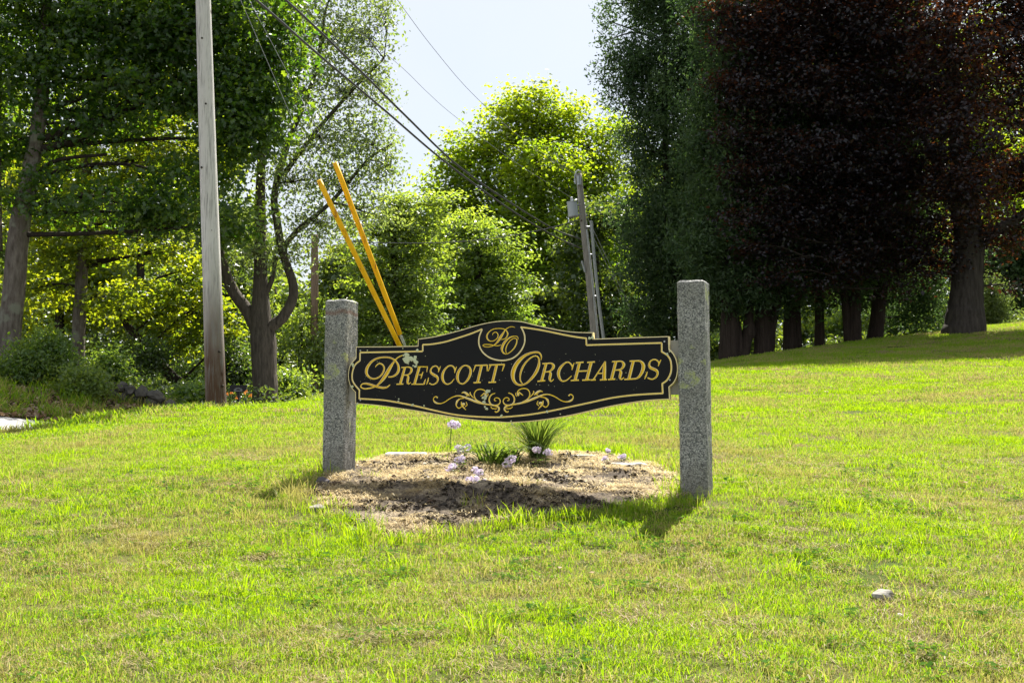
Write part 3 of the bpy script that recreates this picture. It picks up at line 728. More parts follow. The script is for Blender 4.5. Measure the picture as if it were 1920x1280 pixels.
# ---- granite posts
def post(s_left, w, dpt, zb, zt, label, tilt, seed):
    q = np.random.default_rng(seed)
    c = SC[:2] + s_r[:2] * (s_left + w / 2) + s_b[:2] * (dpt / 2 - .012)
    rings = np.linspace(zb - .25, zt - .012, 26); V = []
    per = []
    nseg = 7; bev = .012
    def prof(z, sh=0.0):
        P = []
        hw, hd = w / 2 - sh, dpt / 2 - sh
        cor = [(-hw, -hd), (hw, -hd), (hw, hd), (-hw, hd)]
        for i in range(4):
            a, b = np.array(cor[i]), np.array(cor[(i + 1) % 4])
            for t in np.linspace(.06, .94, nseg): P.append(a + (b - a) * t)
        return np.array(P)
    k = 4 * nseg
    for z in rings:
        p = prof(z) + q.normal(0, .0013, (k, 2))
        V.append(np.column_stack([p[:, 0] + tilt[0] * (z - zb), p[:, 1] + tilt[1] * (z - zb), np.full(k, z)]))
    p = prof(zt, .014); V.append(np.column_stack([p[:, 0] + tilt[0] * (zt - zb), p[:, 1] + tilt[1] * (zt - zb), zt + q.normal(0, .003, k)]))
    V = np.vstack(V); m_ = len(rings) + 1
    Fq = [(i * k + j, i * k + (j + 1) % k, (i + 1) * k + (j + 1) % k, (i + 1) * k + j) for i in range(m_ - 1) for j in range(k)]
    Fq.append(tuple((m_ - 1) * k + j for j in range(k)))
    V[:, 2] -= zb
    g = Geo(); g.add(V, Fq, 0)
    o = g.build("granite_post", [M['granite_stained' if seed == 3 else 'granite']]); o.location = (c[0], c[1], zb); o.rotation_euler = (0, 0, YAW)
    return tag(o, label, "post", "granite posts carrying the sign")
def zat(u, v, s):   # height on the sign plane
    return onsign(u, v)[1]
zb_l, zt_l = W(646, 893, 8.75)[2], onsign(640, 561)[1]
zb_r, zt_r = W(1325, 932, 7.84)[2], onsign(1300, 525)[1]
post(-1.4955, .184, .19, zb_l, zt_l, "shorter granite post left of the sign, rusty stain near its top", (.006, 0), 3)
post(1.174, .184, .19, zb_r, zt_r, "taller granite post at the right end of the sign", (-.004, 0), 4)

# ================================================================== leaves and trees
def leaves(C, L, wr=.55, up=.8, spread=1.0, hang=0.0, out=None, lobed=False, r=rng, fold=.12, sizevar=.25):
    """C (n,3) leaf centres -> vertices (n*k,3), faces"""
    n_ = len(C)
    N = r.normal(0, spread, (n_, 3)); N[:, 2] += up
    if out is not None: N += out
    N /= np.linalg.norm(N, axis=1)[:, None] + 1e-9
    T = r.normal(0, 1, (n_, 3)); T[:, 2] -= hang
    T -= (T * N).sum(1)[:, None] * N; T /= np.linalg.norm(T, axis=1)[:, None] + 1e-9
    B = np.cross(N, T)
    l = (L * (1 + r.normal(0, sizevar, n_)).clip(.5, 1.8))[:, None]
    w = l * wr
    if lobed:
        V = np.stack([C - T * l * .5, C - T * l * .15 + B * w * .42 + N * l * fold, C + T * l * .05 + B * w * .22 + N * l * fold * .4, C + T * l * .25 + B * w * .5 + N * l * fold, C + T * l * .5,
                      C + T * l * .25 - B * w * .5 + N * l * fold, C + T * l * .05 - B * w * .22 + N * l * fold * .4, C - T * l * .15 - B * w * .42 + N * l * fold], 1)
        F_ = np.arange(n_ * 8).reshape(n_, 8)
        i = F_
        return V.reshape(-1, 3), [np.concatenate([i[:, [0, 1, 2, 4]], i[:, [0, 4, 6, 7]]]), np.concatenate([i[:, [2, 3, 4]], i[:, [4, 5, 6]]])]
    V = np.stack([C - T * l * .5, C + B * w * .5 + N * l * fold, C + T * l * .5, C - B * w * .5 + N * l * fold], 1)
    return V.reshape(-1, 3), [np.arange(n_ * 4).reshape(n_, 4)]
def blobpts(b, Y0):
    """(u, v, ru, rv, [Y], [rd]) in pixels at depth Y -> centre, radii"""
    u, v, ru, rv = b[:4]
    Y = b[4] if len(b) > 4 and b[4] else Y0
    rd = b[5] if len(b) > 5 else .5 * (ru + rv) * Y / F
    return W(u, v, Y), np.array((ru * Y / F, rd, rv * Y / F))
def tree(name, label, cat, trunks, blobs, Y, leafmat, barkmat, n_clump, per_clump, leaf, clump_r, group=None, limb_r=.06, wr=.55, up=.8, spread=1.0, hang=0.0,
         lobed=False, tint_top=.0, shell=.55, flat=.6, seed=1, twig=.012, twigs=True, tint0=.35, base=None, sides=9, outw=.4, limbs=(), rag=.14, maxlimb=99.0):
    r = np.random.default_rng(seed)
    # trunk paths given in pixels: (u, v, radius px)
    tp = []
    for t in trunks:
        P = np.array([W(p[0], p[1], p[3] if len(p) > 3 else Y) for p in t]); rad = np.array([p[2] * (p[3] if len(p) > 3 else Y) / F for p in t])
        tp.append((P, rad))
    P0 = tp[0][0][0].copy()
    gz = float(ground(P0[0], P0[1]))
    root = empty(name, (P0[0], P0[1], gz), label, cat, group)
    off = np.array((P0[0], P0[1], gz))
    g = Geo(); gb = Geo(); anchors = []
    for k, (P, rad) in enumerate(tp):
        if k == 0 and P[0][2] > gz - .1:
            P = np.vstack([[P[0][0], P[0][1], gz - .15], P]); rad = np.concatenate([[rad[0] * 1.18], rad])
        Q = smoothpath(np.column_stack([P, rad]), 5)
        Q[1:-1, :3] += r.normal(0, .025, (len(Q) - 2, 3)) * Q[1:-1, 3:4]
        tube(g, Q[:, :3], Q[:, 3], sides, wob=.06)
        anchors.append(Q[len(Q) // 3:])
    anch = np.vstack(anchors)
    cen = [blobpts(b, Y) for b in blobs]
    vol = np.array([np.prod(s) ** .72 for c, s in cen]); cnt = np.maximum(1, (n_clump * vol / vol.sum()).round().astype(int))
    CC = []; 
    for (c, s), k in zip(cen, cnt):
        # limb from the trunk to the blob
        d = np.linalg.norm(anch[:, :3] - c, axis=1) + np.where(anch[:, 2] > c[2], .8 * (anch[:, 2] - c[2]), 0)
        a = anch[np.argmin(d)]
        rr = min(a[3] * .7, limb_r * (1 + .2 * np.linalg.norm(c - a[:3])))
        a = a.copy(); dl = np.linalg.norm(c - a[:3])
        if dl > maxlimb: a[:3] = c + (a[:3] - c) * (maxlimb / dl); rr *= .5
        mid = (a[:3] + c) / 2 + r.normal(0, .06, 3) * np.linalg.norm(c - a[:3]); mid[2] += .05 * np.linalg.norm(c - a[:3])
        Lp = smoothpath(np.array([a[:3], mid, c]), 5)
        tube(gb, Lp, np.linspace(rr, rr * .35, len(Lp)), 6, caps=False)
        D = r.normal(0, 1, (k, 3)); D /= np.linalg.norm(D, axis=1)[:, None]
        rad = r.uniform(0, 1, k) ** (1 / 3); rad = shell + (1 - shell) * rad if shell else rad
        rad = np.where(r.uniform(0, 1, k) < .25, r.uniform(.1, .8, k), rad)
        rad = np.where(r.uniform(0, 1, k) < rag, r.uniform(1.0, 1.38, k), rad)
        pc = c + D * rad[:, None] * s
        ok = pc[:, 2] > ground(pc[:, 0], pc[:, 1]) + .15
        pc = pc[ok]
        CC.append(np.column_stack([pc, (pc - c) / s]))
        if twigs:
            for q in pc[:: 1]:
                e = Lp[r.integers(len(Lp) // 3, len(Lp))]
                m_ = (e + q) / 2 + r.normal(0, .08, 3) * np.linalg.norm(q - e)
                tube(gb, [e, m_, q], [twig * .7, twig * .5, twig * .25], 3, caps=False)
    for l in limbs:
        Q = smoothpath(np.array([[*W(p[0], p[1], p[3] if len(p) > 3 else Y), p[2] * Y / F] for p in l]), 6)
        tube(gb, Q[:, :3], Q[:, 3], 7, caps=False, wob=.04)
    CC = np.vstack(CC)
    zmin, zmax = CC[:, 2].min(), CC[:, 2].max()
    nC = len(CC)
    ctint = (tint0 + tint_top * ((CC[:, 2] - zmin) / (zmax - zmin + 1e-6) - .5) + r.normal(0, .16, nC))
    sz = clump_r * r.uniform(.65, 1.35, nC)
    k = per_clump
    off3 = r.normal(0, .5, (nC, k, 3)).clip(-1.05, 1.05); off3[..., 2] *= flat
    LC = (CC[:, None, :3] + off3 * sz[:, None, None]).reshape(-1, 3)
    if hang > .8: LC[:, 2] -= np.abs(r.normal(0, .3, len(LC))) * clump_r
    outv = np.repeat(CC[:, 3:6] * outw, k, 0)
    V, Fs = leaves(LC, leaf, wr, up, spread, hang, outv, lobed, r)
    lt = np.clip(np.repeat(ctint, k) + r.normal(0, .14, len(LC)), 0, 1)
    ta = np.concatenate([np.tile(lt, len(f) // len(lt)) for f in Fs])
    g.build("trunk", [barkmat], root, smooth=True, off=off)
    tag(gb.build("branches", [M['bark_dark']], root, smooth=True, off=off), kind='stuff')
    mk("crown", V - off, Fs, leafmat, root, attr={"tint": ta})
    return root

def G(u, Y):      # pixel row where the ground lies at depth Y under column u
    x = (u - 960) / F * Y
    z = ground(x, Y) - CAMZ
    return 640 - F * math.tan(math.atan2(z, Y) - PITCH)

# ---- big oak at the far left
tree("oak_tree", "large dark oak at the far left with lichened grey trunk and low spreading limbs", "tree",
     [[(8, 742, 27), (14, 690, 22), (24, 580, 20), (36, 440, 19), (58, 320, 15), (76, 210, 13), (84, 80, 11), (92, -90, 8), (95, -220, 5)], [(30, 470, 12), (48, 400, 10), (66, 330, 8), (60, 260, 6)],
      [(-6, 470, 11), (-8, 300, 10), (-4, 120, 8)]],
     [(60, 40, 130, 100), (250, 40, 130, 90), (420, 50, 110, 90), (500, 130, 70, 80), (430, 190, 100, 70), (290, 150, 110, 70), (120, 150, 110, 70), (40, 260, 80, 60), (190, 235, 90, 45), (460, 260, 80, 60),
      (330, 60, 120, 80), (230, 385, 100, 40), (420, 420, 60, 55), (300, 400, 80, 38), (90, 370, 70, 45), (130, -90, 180, 80), (380, -80, 170, 80), (-90, 120, 100, 160), (540, 50, 40, 60), (490, 210, 60, 60), (350, 330, 70, 36)],
     25, M['oak'], M['bark'], 1000, 54, .122, .60, limb_r=.032, wr=.75, up=.7, spread=.8, lobed=True, seed=11, tint0=.30, flat=.5, shell=.3,
     limbs=[[(85, 260, 8), (150, 235, 6.5), (230, 195, 5), (290, 160, 4)], [(80, 280, 8), (160, 255, 6), (250, 200, 4), (380, 150, 3)], [(90, 110, 7), (170, 70, 6), (290, 35, 4), (400, 20, 3)], [(60, 330, 5), (110, 300, 4), (200, 290, 3)]])
# ---- slim maple behind it
tree("maple_tree", "slim maple trunk second from the left with bright yellow green lower branches", "tree",
     [[(144, 722, 13), (147, 640, 12), (152, 540, 11), (158, 420, 10.5), (162, 330, 9), (170, 240, 7), (172, 100, 5)]],
     [(60, 420, 80, 45), (190, 460, 90, 40), (70, 540, 70, 40), (300, 300, 120, 45), (400, 300, 70, 60), (210, 560, 60, 35), (110, 480, 80, 40), (330, 470, 60, 40), (200, 360, 100, 40), (120, 300, 100, 40), (260, 200, 140, 60)],
     29, M['maple_left'], M['bark'], 420, 34, .12, .5, wr=.8, up=1.0, spread=.7, lobed=False, seed=12, tint0=.5, flat=.35, limb_r=.035, shell=.3,
     limbs=[[(165, 500, 4), (200, 490, 3), (250, 480, 2), (300, 465, 1.2)], [(165, 430, 5), (200, 415, 4), (260, 400, 2)]])
# ---- drooping young maple over the dark gap
tree("young_maple", "leaning understorey maple with drooping bright leaves left of the near utility pole", "tree",
     [[(352, 735, 13), (320, 705, 11), (275, 655, 9), (235, 605, 7), (215, 560, 5)]],
     [(250, 590, 60, 28), (320, 570, 70, 30), (360, 620, 40, 40), (345, 650, 30, 26), (280, 540, 70, 24), (390, 560, 40, 40), (370, 500, 50, 30), (430, 620, 22, 50)],
     31, M['maple_left'], M['bark_dark'], 150, 30, .12, .42, wr=.8, up=1.0, spread=.6, seed=13, tint0=.5, flat=.3, shell=.2, limb_r=.03)
# ---- open many-limbed tree behind the near pole
tree("multi_stem_tree", "open grey tree with three upswept limbs behind the near utility pole", "tree",
     [[(496, 760, 25), (494, 700, 23), (491, 640, 24), (488, 600, 20), (487, 520, 13), (487, 420, 11), (489, 300, 8), (500, 160, 6), (520, 20, 4)],
      [(486, 625, 15), (462, 580, 12), (436, 545, 11), (420, 500, 9), (405, 430, 7), (395, 340, 5)],
      [(505, 615, 12), (530, 595, 11), (548, 562, 10), (549, 530, 9), (532, 480, 8), (520, 420, 8), (515, 360, 7), (540, 270, 6), (590, 140, 4), (610, 20, 3)],
      [(528, 470, 6), (560, 430, 5), (620, 380, 4), (690, 300, 3), (735, 270, 2)], [(530, 330, 5), (590, 250, 4), (660, 170, 3), (720, 110, 2)], [(492, 560, 6), (508, 530, 5), (518, 480, 4)]],
     [(610, 70, 80, 70), (680, 60, 60, 60), (560, 0, 80, 60), (640, 170, 90, 60), (700, 150, 40, 50), (600, 260, 90, 55), (690, 260, 70, 45), (560, 340, 90, 50), (650, 340, 90, 45), (730, 310, 40, 40), (600, 420, 90, 45), (690, 400, 60, 35),
      (540, 480, 70, 35), (470, 470, 60, 45), (650, -60, 90, 60), (560, 170, 60, 60), (720, 30, 30, 50), (440, 400, 50, 50)],
     29, M['sparse'], M['bark_maple'], 1000, 22, .10, .42, wr=.5, up=.5, spread=1.0, seed=14, tint0=.45, flat=.8, shell=.1, limb_r=.03, twig=.009)
# ---- big yellow-topped maple in the centre
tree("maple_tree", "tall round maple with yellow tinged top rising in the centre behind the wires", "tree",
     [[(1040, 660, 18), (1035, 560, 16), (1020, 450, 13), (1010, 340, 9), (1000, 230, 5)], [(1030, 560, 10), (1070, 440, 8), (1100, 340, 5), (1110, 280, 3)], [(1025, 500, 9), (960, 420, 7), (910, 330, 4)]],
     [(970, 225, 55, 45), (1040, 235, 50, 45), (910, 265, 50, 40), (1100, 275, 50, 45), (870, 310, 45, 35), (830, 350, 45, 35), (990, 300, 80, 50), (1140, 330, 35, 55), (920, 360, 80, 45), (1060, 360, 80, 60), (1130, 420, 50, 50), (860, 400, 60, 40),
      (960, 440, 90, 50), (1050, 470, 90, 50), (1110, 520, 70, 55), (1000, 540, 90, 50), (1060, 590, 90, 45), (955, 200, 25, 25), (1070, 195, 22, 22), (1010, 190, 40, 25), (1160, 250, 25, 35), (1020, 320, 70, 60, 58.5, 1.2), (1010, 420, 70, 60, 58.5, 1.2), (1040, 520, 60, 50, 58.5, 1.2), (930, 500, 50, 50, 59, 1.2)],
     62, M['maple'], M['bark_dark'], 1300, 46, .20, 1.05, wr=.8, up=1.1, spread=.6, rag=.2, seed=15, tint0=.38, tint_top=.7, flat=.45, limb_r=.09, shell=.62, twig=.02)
# ---- bushy trees in front of it
tree("bushy_tree", "rounded mid green tree behind the sign crest with dense shining leaves", "tree",
     [[(905, 640, 10), (900, 560, 9), (895, 480, 6), (890, 420, 3)]],
     [(885, 430, 45, 35), (870, 480, 60, 40), (935, 480, 45, 45), (900, 540, 70, 45), (950, 560, 40, 50), (860, 570, 60, 40), (920, 610, 70, 35), (840, 610, 60, 30), (845, 420, 35, 25)],
     46, M['bushy'], M['bark_dark'], 430, 46, .16, .72, wr=.55, up=1.1, spread=.6, seed=16, tint0=.42, tint_top=.4, flat=.24, rag=.25, shell=.7)
tree("bushy_tree", "lighter green tree just right of the left granite post behind the yellow guards", "tree",
     [[(745, 650, 9), (742, 560, 8), (738, 470, 6), (740, 400, 3)]],
     [(740, 400, 50, 35), (790, 400, 40, 30), (700, 440, 50, 35), (770, 450, 60, 40), (700, 510, 55, 45), (770, 520, 60, 45), (720, 580, 60, 45), (790, 590, 50, 40), (680, 600, 40, 40), (820, 380, 25, 22), (740, 630, 70, 30)],
     41, M['bushy'], M['bark_dark'], 440, 46, .14, .66, wr=.6, up=1.1, spread=.6, seed=17, tint0=.55, tint_top=.3, flat=.22, rag=.25, shell=.68)
# ---- vine covered shrub behind the brown pole
tree("tall_shrub", "tall glossy shrub in sun between the brown pole and the open grey tree", "shrub",
     [[(560, 750, 5), (562, 680, 4), (565, 600, 3)]],
     [(560, 590, 35, 25), (545, 630, 30, 35), (585, 640, 35, 40), (555, 690, 40, 40), (600, 690, 35, 40), (570, 725, 45, 25), (630, 640, 30, 60)],
     40, M['bushy'], M['bark_dark'], 170, 36, .13, .45, up=.6, seed=18, tint0=.6, shell=.5)

# ---- cedars on the right
def cedar(label, u, vb, Y, rad_px, top_v, bot_v, tr, seed, n_c=300, trunk2=None, lean=0, extra=()):
    base_v = G(u, Y) if vb is None else vb
    trunks = [[(u, base_v, tr * 1.15), (u + lean * .2, base_v - 50, tr), (u + lean * .6, base_v - 180, tr * .8), (u + lean, base_v - 420, tr * .55), (u + lean, top_v + 20, 2)]] + (trunk2 or [])
    B = []
    q = np.random.default_rng(seed)
    vv = np.linspace(bot_v, top_v, 9)
    for i, v in enumerate(vv):
        f = i / 8.0
        rr = rad_px * (1 - .32 * f ** 1.3) * (.82 if i == 0 else 1)
        B.append((u + lean * f + q.normal(0, rad_px * .08), v, rr, (vv[0] - vv[1]) * .72, Y, rr * Y / F))
    for i in range(16):
        f = q.uniform(0, 1); v = bot_v + (top_v - bot_v) * f; rr = rad_px * (1 - .28 * f ** 1.3); sd = q.choice((-1, 1))
        B.append((u + lean * f + sd * rr * q.uniform(.55, 1.0), v, rr * q.uniform(.28, .42), rad_px * q.uniform(.25, .42), Y + q.uniform(-.7, .3) * rr * Y / F))
    B += list(extra)
    return tree("cedar_tree", label, "tree", trunks, B, Y, M['cedar'], M['bark_cedar'], int(n_c * 2.1), 60, .135, .42, wr=.36, up=.2, spread=.9, hang=.6, seed=seed, flat=.9, shell=.62, limb_r=.03, twigs=False, tint0=.45, group="row of cedars above the lawn", outw=.6, rag=.22)
cedar("leftmost cedar, its foliage reaching the ground behind the taller granite post", 1290, None, 35, 100, -90, 575, 12, 21, 700, lean=-42, extra=[(1142, 40, 16, 14), (1134, 78, 14, 10), (1128, 130, 16, 13), (1140, 165, 16, 10), (1155, 205, 18, 14), (1168, 262, 18, 16), (1136, 8, 14, 12), (1160, 120, 22, 30), (1185, 330, 18, 18), (1176, 420, 16, 22), (1180, 500, 18, 20), (1190, 590, 26, 26), (1230, 620, 40, 18)])
cedar("cedar right of the taller post with a bare branch and burl low down", 1368, None, 31.5, 95, -90, 530, 19, 22, 380,
      trunk2=[[(1392, 676, 10), (1386, 640, 8), (1380, 600, 7), (1362, 572, 5), (1342, 550, 3)], [(1394, 672, 11), (1400, 640, 10), (1405, 622, 13), (1404, 600, 9), (1410, 560, 5)]])
cedar("cedar with a thick double trunk, third from the taller post", 1432, None, 31.8, 80, -90, 540, 17, 23, 310, trunk2=[[(1440, 660, 12), (1446, 610, 10), (1458, 560, 8), (1470, 500, 5)]])
cedar("cedar with a pair of straight dark trunks in the middle of the row", 1482, None, 32.5, 78, -80, 535, 13, 24, 270, trunk2=[[(1498, 654, 7), (1496, 600, 6), (1494, 500, 5)]])
cedar("slender dark cedar trunk standing alone right of the double trunks", 1537, None, 33.0, 80, -60, 490, 9, 25, 270)
cedar("cedar with a pale fluted trunk left of the two leaning stems", 1602, None, 32.0, 85, -60, 500, 13, 26, 280, trunk2=[[(1590, 642, 8), (1586, 580, 8), (1576, 500, 7), (1560, 430, 5)]])
cedar("cedar leaning right, last of the row before the copper tree", 1640, None, 32.5, 80, -60, 520, 14, 27, 340, lean=30, extra=[(1715, 520, 55, 50, 33.5), (1740, 570, 50, 40, 34), (1700, 590, 40, 30, 34), (1755, 500, 40, 40, 33.5), (1600, 560, 30, 26, 33.5)])

# ---- copper beech
tree("copper_beech", "huge dark purple leaved tree with a thick furrowed trunk on the right", "tree",
     [[(1808, 660, 52), (1808, 628, 43), (1809, 596, 37), (1811, 560, 32), (1814, 510, 29), (1816, 460, 28), (1812, 400, 24), (1800, 300, 19), (1790, 180, 14), (1780, 40, 9), (1775, -140, 5)],
      [(1818, 470, 17), (1850, 440, 13), (1890, 420, 10), (1950, 380, 7)], [(1806, 440, 12), (1780, 360, 9), (1730, 250, 6), (1690, 140, 4)]],
     [(1425, 60, 55, 60), (1410, 180, 45, 60), (1420, 300, 50, 55), (1440, 390, 60, 40), (1500, 30, 80, 70), (1500, 160, 80, 70), (1520, 290, 80, 60), (1540, 400, 80, 45), (1620, 40, 90, 80), (1620, 180, 90, 70), (1640, 310, 90, 60), (1650, 410, 80, 45),
      (1740, 50, 90, 80), (1740, 190, 90, 70), (1750, 330, 90, 60), (1760, 430, 70, 35), (1850, 50, 80, 80), (1860, 190, 70, 60), (1880, 330, 60, 50), (1880, 420, 60, 30), (1960, 100, 90, 120), (1970, 300, 80, 80), (1560, -60, 130, 60), (1740, -70, 150, 60), (1900, -60, 120, 60), (1380, 20, 25, 25), (1362, 90, 20, 18), (1352, 22, 26, 16), (1372, 60, 26, 16), (1366, 250, 24, 20), (1770, 470, 50, 20), (1830, 455, 40, 18), (1450, 520, 26, 20), (1530, 540, 28, 18), (1590, 515, 26, 22), (1690, 530, 26, 20), (1745, 510, 24, 18), (1400, 470, 22, 22), (1375, 330, 22, 30), (1385, 420, 26, 20), (1360, 170, 16, 24), (1470, 490, 30, 18), (1660, 500, 30, 20), (1880, 470, 30, 14), (1905, 540, 14, 14), (1862, 520, 18, 9), (1400, 130, 40, 50), (1480, 440, 50, 30), (1600, 470, 70, 28), (1720, 480, 60, 25), (1800, 240, 80, 90, 28.2, .9), (1790, 90, 80, 90, 28.2, .9), (1800, 370, 70, 50, 28.2, .9)],
     30, M['beech'], M['bark_beech'], 1900, 62, .10, .62, wr=.7, up=1.0, spread=.6, lobed=False, seed=31, tint0=.27, flat=.36, maxlimb=1.6, limb_r=.025, shell=.5, twig=.012)

# ---- right side understorey and far trees
tree("young_fir", "pale young evergreen right of the copper tree's trunk", "tree", [[(1862, 605, 4), (1860, 560, 3), (1858, 520, 1)]],
     [(1862, 595, 34, 16), (1860, 572, 28, 18), (1858, 548, 20, 18), (1856, 525, 10, 16)], 36, M['young_fir'], M['bark_dark'], 90, 44, .12, .35, wr=.3, up=.6, hang=.6, seed=41, tint0=.6, shell=.4)
far = [  # hidden tops behind oak and cedars raised to shade the undergrowth
 # label, u, Y, half-width px, top v, bottom v, seed, clumps, mat, tint
 ("woodland tree at the far left edge behind the oak", -20, 46, 150, 0, 700, 51, 420, 'far', .45),
 ("woodland tree filling the gap between the oak and the slim maple", 110, 43, 110, 60, 690, 52, 380, 'maple_left', .6),
 ("woodland tree with pale leaves right of the slim maple", 260, 45, 120, 20, 690, 53, 460, 'maple_left', .55),
 ("dark woodland tree behind the near utility pole", 390, 47, 110, 60, 720, 54, 420, 'far', .4),
 ("low woodland tree behind the forked trunk", 520, 56, 80, 520, 730, 55, 160, 'bushy', .5),
 ("woodland tree left of the centre behind the lighter green tree", 670, 58, 80, 470, 700, 56, 200, 'far', .5),
 ("small dark tree behind the crest of the sign", 1000, 52, 70, 560, 680, 57, 130, 'far', .35),
 ("woodland tree behind the far utility pole", 1120, 54, 90, 400, 690, 58, 260, 'far', .35),
 ("woodland tree glimpsed between the far pole and the first cedar", 1190, 68, 70, 330, 690, 59, 200, 'far', .4),
 ("woodland tree behind the double trunked cedar", 1420, 50, 120, 20, 650, 60, 420, 'far', .45),
 ("woodland tree behind the middle cedars", 1560, 48, 110, -20, 640, 61, 420, 'bushy', .45),
 ("woodland tree left of the copper trunk", 1700, 47, 100, -20, 620, 62, 420, 'far', .4),
 ("deep green tree at the right edge beyond the young evergreen", 1905, 43, 65, 360, 590, 63, 260, 'cedar', .6),
 ("woodland tree behind the copper crown at the right", 1830, 58, 110, 60, 560, 64, 300, 'maple', .5),
]
for lab, u, Y, hw, tv, bv, sd, nc, mt, t0 in far:
    q = np.random.default_rng(sd); B = []
    for i in range(11):
        f = q.uniform(0, 1)
        B.append((u + q.uniform(-.7, .7) * hw * (1 - .4 * f), bv + (tv - bv) * f, hw * q.uniform(.32, .5), (bv - tv) * q.uniform(.10, .17)))
    gb = G(u, Y)
    tree("woodland_tree", lab, "tree", [[(u, gb, 9), (u + 3, (gb + tv) / 2, 7), (u - 4, tv + 20, 2)]], B, Y, M[mt], M['bark_dark'], nc, 38, .0042 * Y, .0145 * Y, group="woodland trees beyond the lawn", wr=.7, up=.8, spread=.8, seed=sd, tint0=t0, tint_top=.25, flat=.5, shell=.4, twigs=False, limb_r=.04)
# the wood beyond, one mass
q = np.random.default_rng(5)
nb = 64000
bx_ = q.uniform(-52, 58, nb); by_ = 68 + q.uniform(0, 16, nb)
ub = 960 + F * bx_ / by_
topv = np.interp(ub, [-400, 300, 480, 560, 640, 760, 800, 1150, 1230, 1500, 2400], [330, 360, 420, 560, 500, 430, 420, 420, 330, 150, 120]) + 40 * fnoise(bx_, by_, 9, 2) + 22 * fnoise(bx_, by_, 3, 8)
topz = CAMZ + by_ * np.tan(np.arctan((640 - topv) / F) + PITCH); gz_ = ground(bx_, by_)
hz = gz_ + (topz - gz_) * q.uniform(0, 1, nb) ** .8
V, Fs = leaves(np.stack([bx_, by_, hz], 1), .62, .8, .8, .8, 0, None, False, q)
tag(mk("distant_wood", V, Fs, M['far'], attr={"tint": np.clip(.4 + .35 * fnoise(bx_, hz, 5, 3) + q.normal(0, .15, nb), 0, 1)}), "far off green wood closing the view behind all the trees", kind='stuff')
shr = [
 # label, u, Y, half-width px, height px, seed, material, tint
 ("leafy shrub at the foot of the oak beside the road", 48, 23.0, 45, 80, 71, 'shrub', .45),
 ("tall leafy shrub between the oak and the slim maple", 105, 23.5, 34, 105, 72, 'shrub', .4),
 ("low pale shrub in front of the slim maple's foot", 160, 22.3, 36, 55, 73, 'shrub', .75),
 ("fern like shrub right of the slim maple's foot", 200, 24.5, 30, 70, 74, 'shrub', .5),
 ("dark shrub in shade left of the leaning maple", 250, 30, 60, 110, 75, 'far', .12),  # low tint puts the canopy's shade into the leaf colour
 ("dark shrub in shade behind the leaning maple", 330, 33, 70, 130, 76, 'far', .1),  # leaf colour darkened here too, standing in for shade
 ("small fern clump in shade left of the near pole's foot", 372, 25, 30, 40, 77, 'shrub', .35),
 ("dark shrub right of the near pole behind the little black plaque", 440, 31, 40, 110, 78, 'far', .25),
 ("bush between the forked trunk and the brown pole's foot", 545, 33, 40, 60, 79, 'bushy', .55),
 ("undergrowth bush behind the left granite post", 640, 43, 60, 110, 80, 'far', .3),
 ("undergrowth bush below the first cedar", 1215, 40, 60, 90, 81, 'far', .4),
 ("undergrowth bush close right of the taller granite post", 1345, 39, 45, 80, 88, 'far', .3),
 ("undergrowth bush between the burl cedar and the double trunk", 1410, 40, 40, 60, 82, 'bushy', .5),
 ("undergrowth bush right of the double trunk", 1460, 41, 40, 60, 83, 'far', .45),
 ("undergrowth bush between the straight trunks and the lone slender trunk", 1515, 41, 38, 70, 84, 'far', .45),
 ("undergrowth bush left of the pale fluted trunk", 1570, 40, 40, 65, 85, 'bushy', .4),
 ("undergrowth bush between the leaning cedar and the copper trunk", 1700, 38, 60, 75, 86, 'far', .3),
 ("undergrowth bush directly left of the copper trunk", 1765, 37, 40, 60, 87, 'far', .35),
]
for lab, u, Y, hw, hh, sd, mt, t0 in shr:
    q = np.random.default_rng(sd); gb = G(u, Y); B = []
    for i in range(7):
        f = q.uniform(.1, .85)
        B.append((u + q.uniform(-.6, .6) * hw, gb - hh * f, hw * q.uniform(.35, .55), hh * q.uniform(.18, .28)))
    nm = "shrub"
    tree(nm, lab, "shrub", [[(u, gb, 2.2), (u + 2, gb - hh * .5, 1.6), (u + 3, gb - hh * .8, .8)]], B, Y, M[mt], M['bark_dark'], 100, 44, .0036 * Y, .015 * Y, group="shrubs of the undergrowth", wr=.5, up=.5, spread=1.0, seed=sd, tint0=t0, flat=.7, shell=.2, twigs=False, limb_r=.015, rag=.32)

# ================================================================== poles, wires, guards
def pole_thing(name, label, path, Y, mat):
    P = np.array([W(u, v, Y) for u, v, r in path]); rad = np.array([r * Y / F for u, v, r in path])
    gz = float(ground(P[0][0], P[0][1])); off = np.array((P[0][0], P[0][1], gz))
    d = P[1] - P[0]; P = np.vstack([P[0] - d * ((P[0][2] - gz + .2) / d[2]) if d[2] else P[0], P]); rad = np.concatenate([[rad[0]], rad])
    root = empty(name, off, label, "utility pole")
    Q = smoothpath(np.column_stack([P, rad]), 12)
    g = Geo(); tube(g, Q[:, :3], Q[:, 3], 24, wob=.006)
    g.build("pole", [mat], root, smooth=True, off=off)
    return root, off, P, rad
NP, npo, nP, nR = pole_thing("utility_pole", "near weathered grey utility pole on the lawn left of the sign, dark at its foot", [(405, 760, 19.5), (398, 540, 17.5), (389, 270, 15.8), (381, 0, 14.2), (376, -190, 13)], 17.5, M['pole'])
for (u, v) in [(379, 72), (378, 314), (396, 432), (411, 659), (417, 723), (386, 195)]:
    p = W(u, v, 17.5 - .11); g = Geo(); tube(g, [p + (0, .03, 0), p - (0, .012, 0)], [.02, .016], 8); g.build("bolt_head", [M['bark_dark']], NP, off=npo)
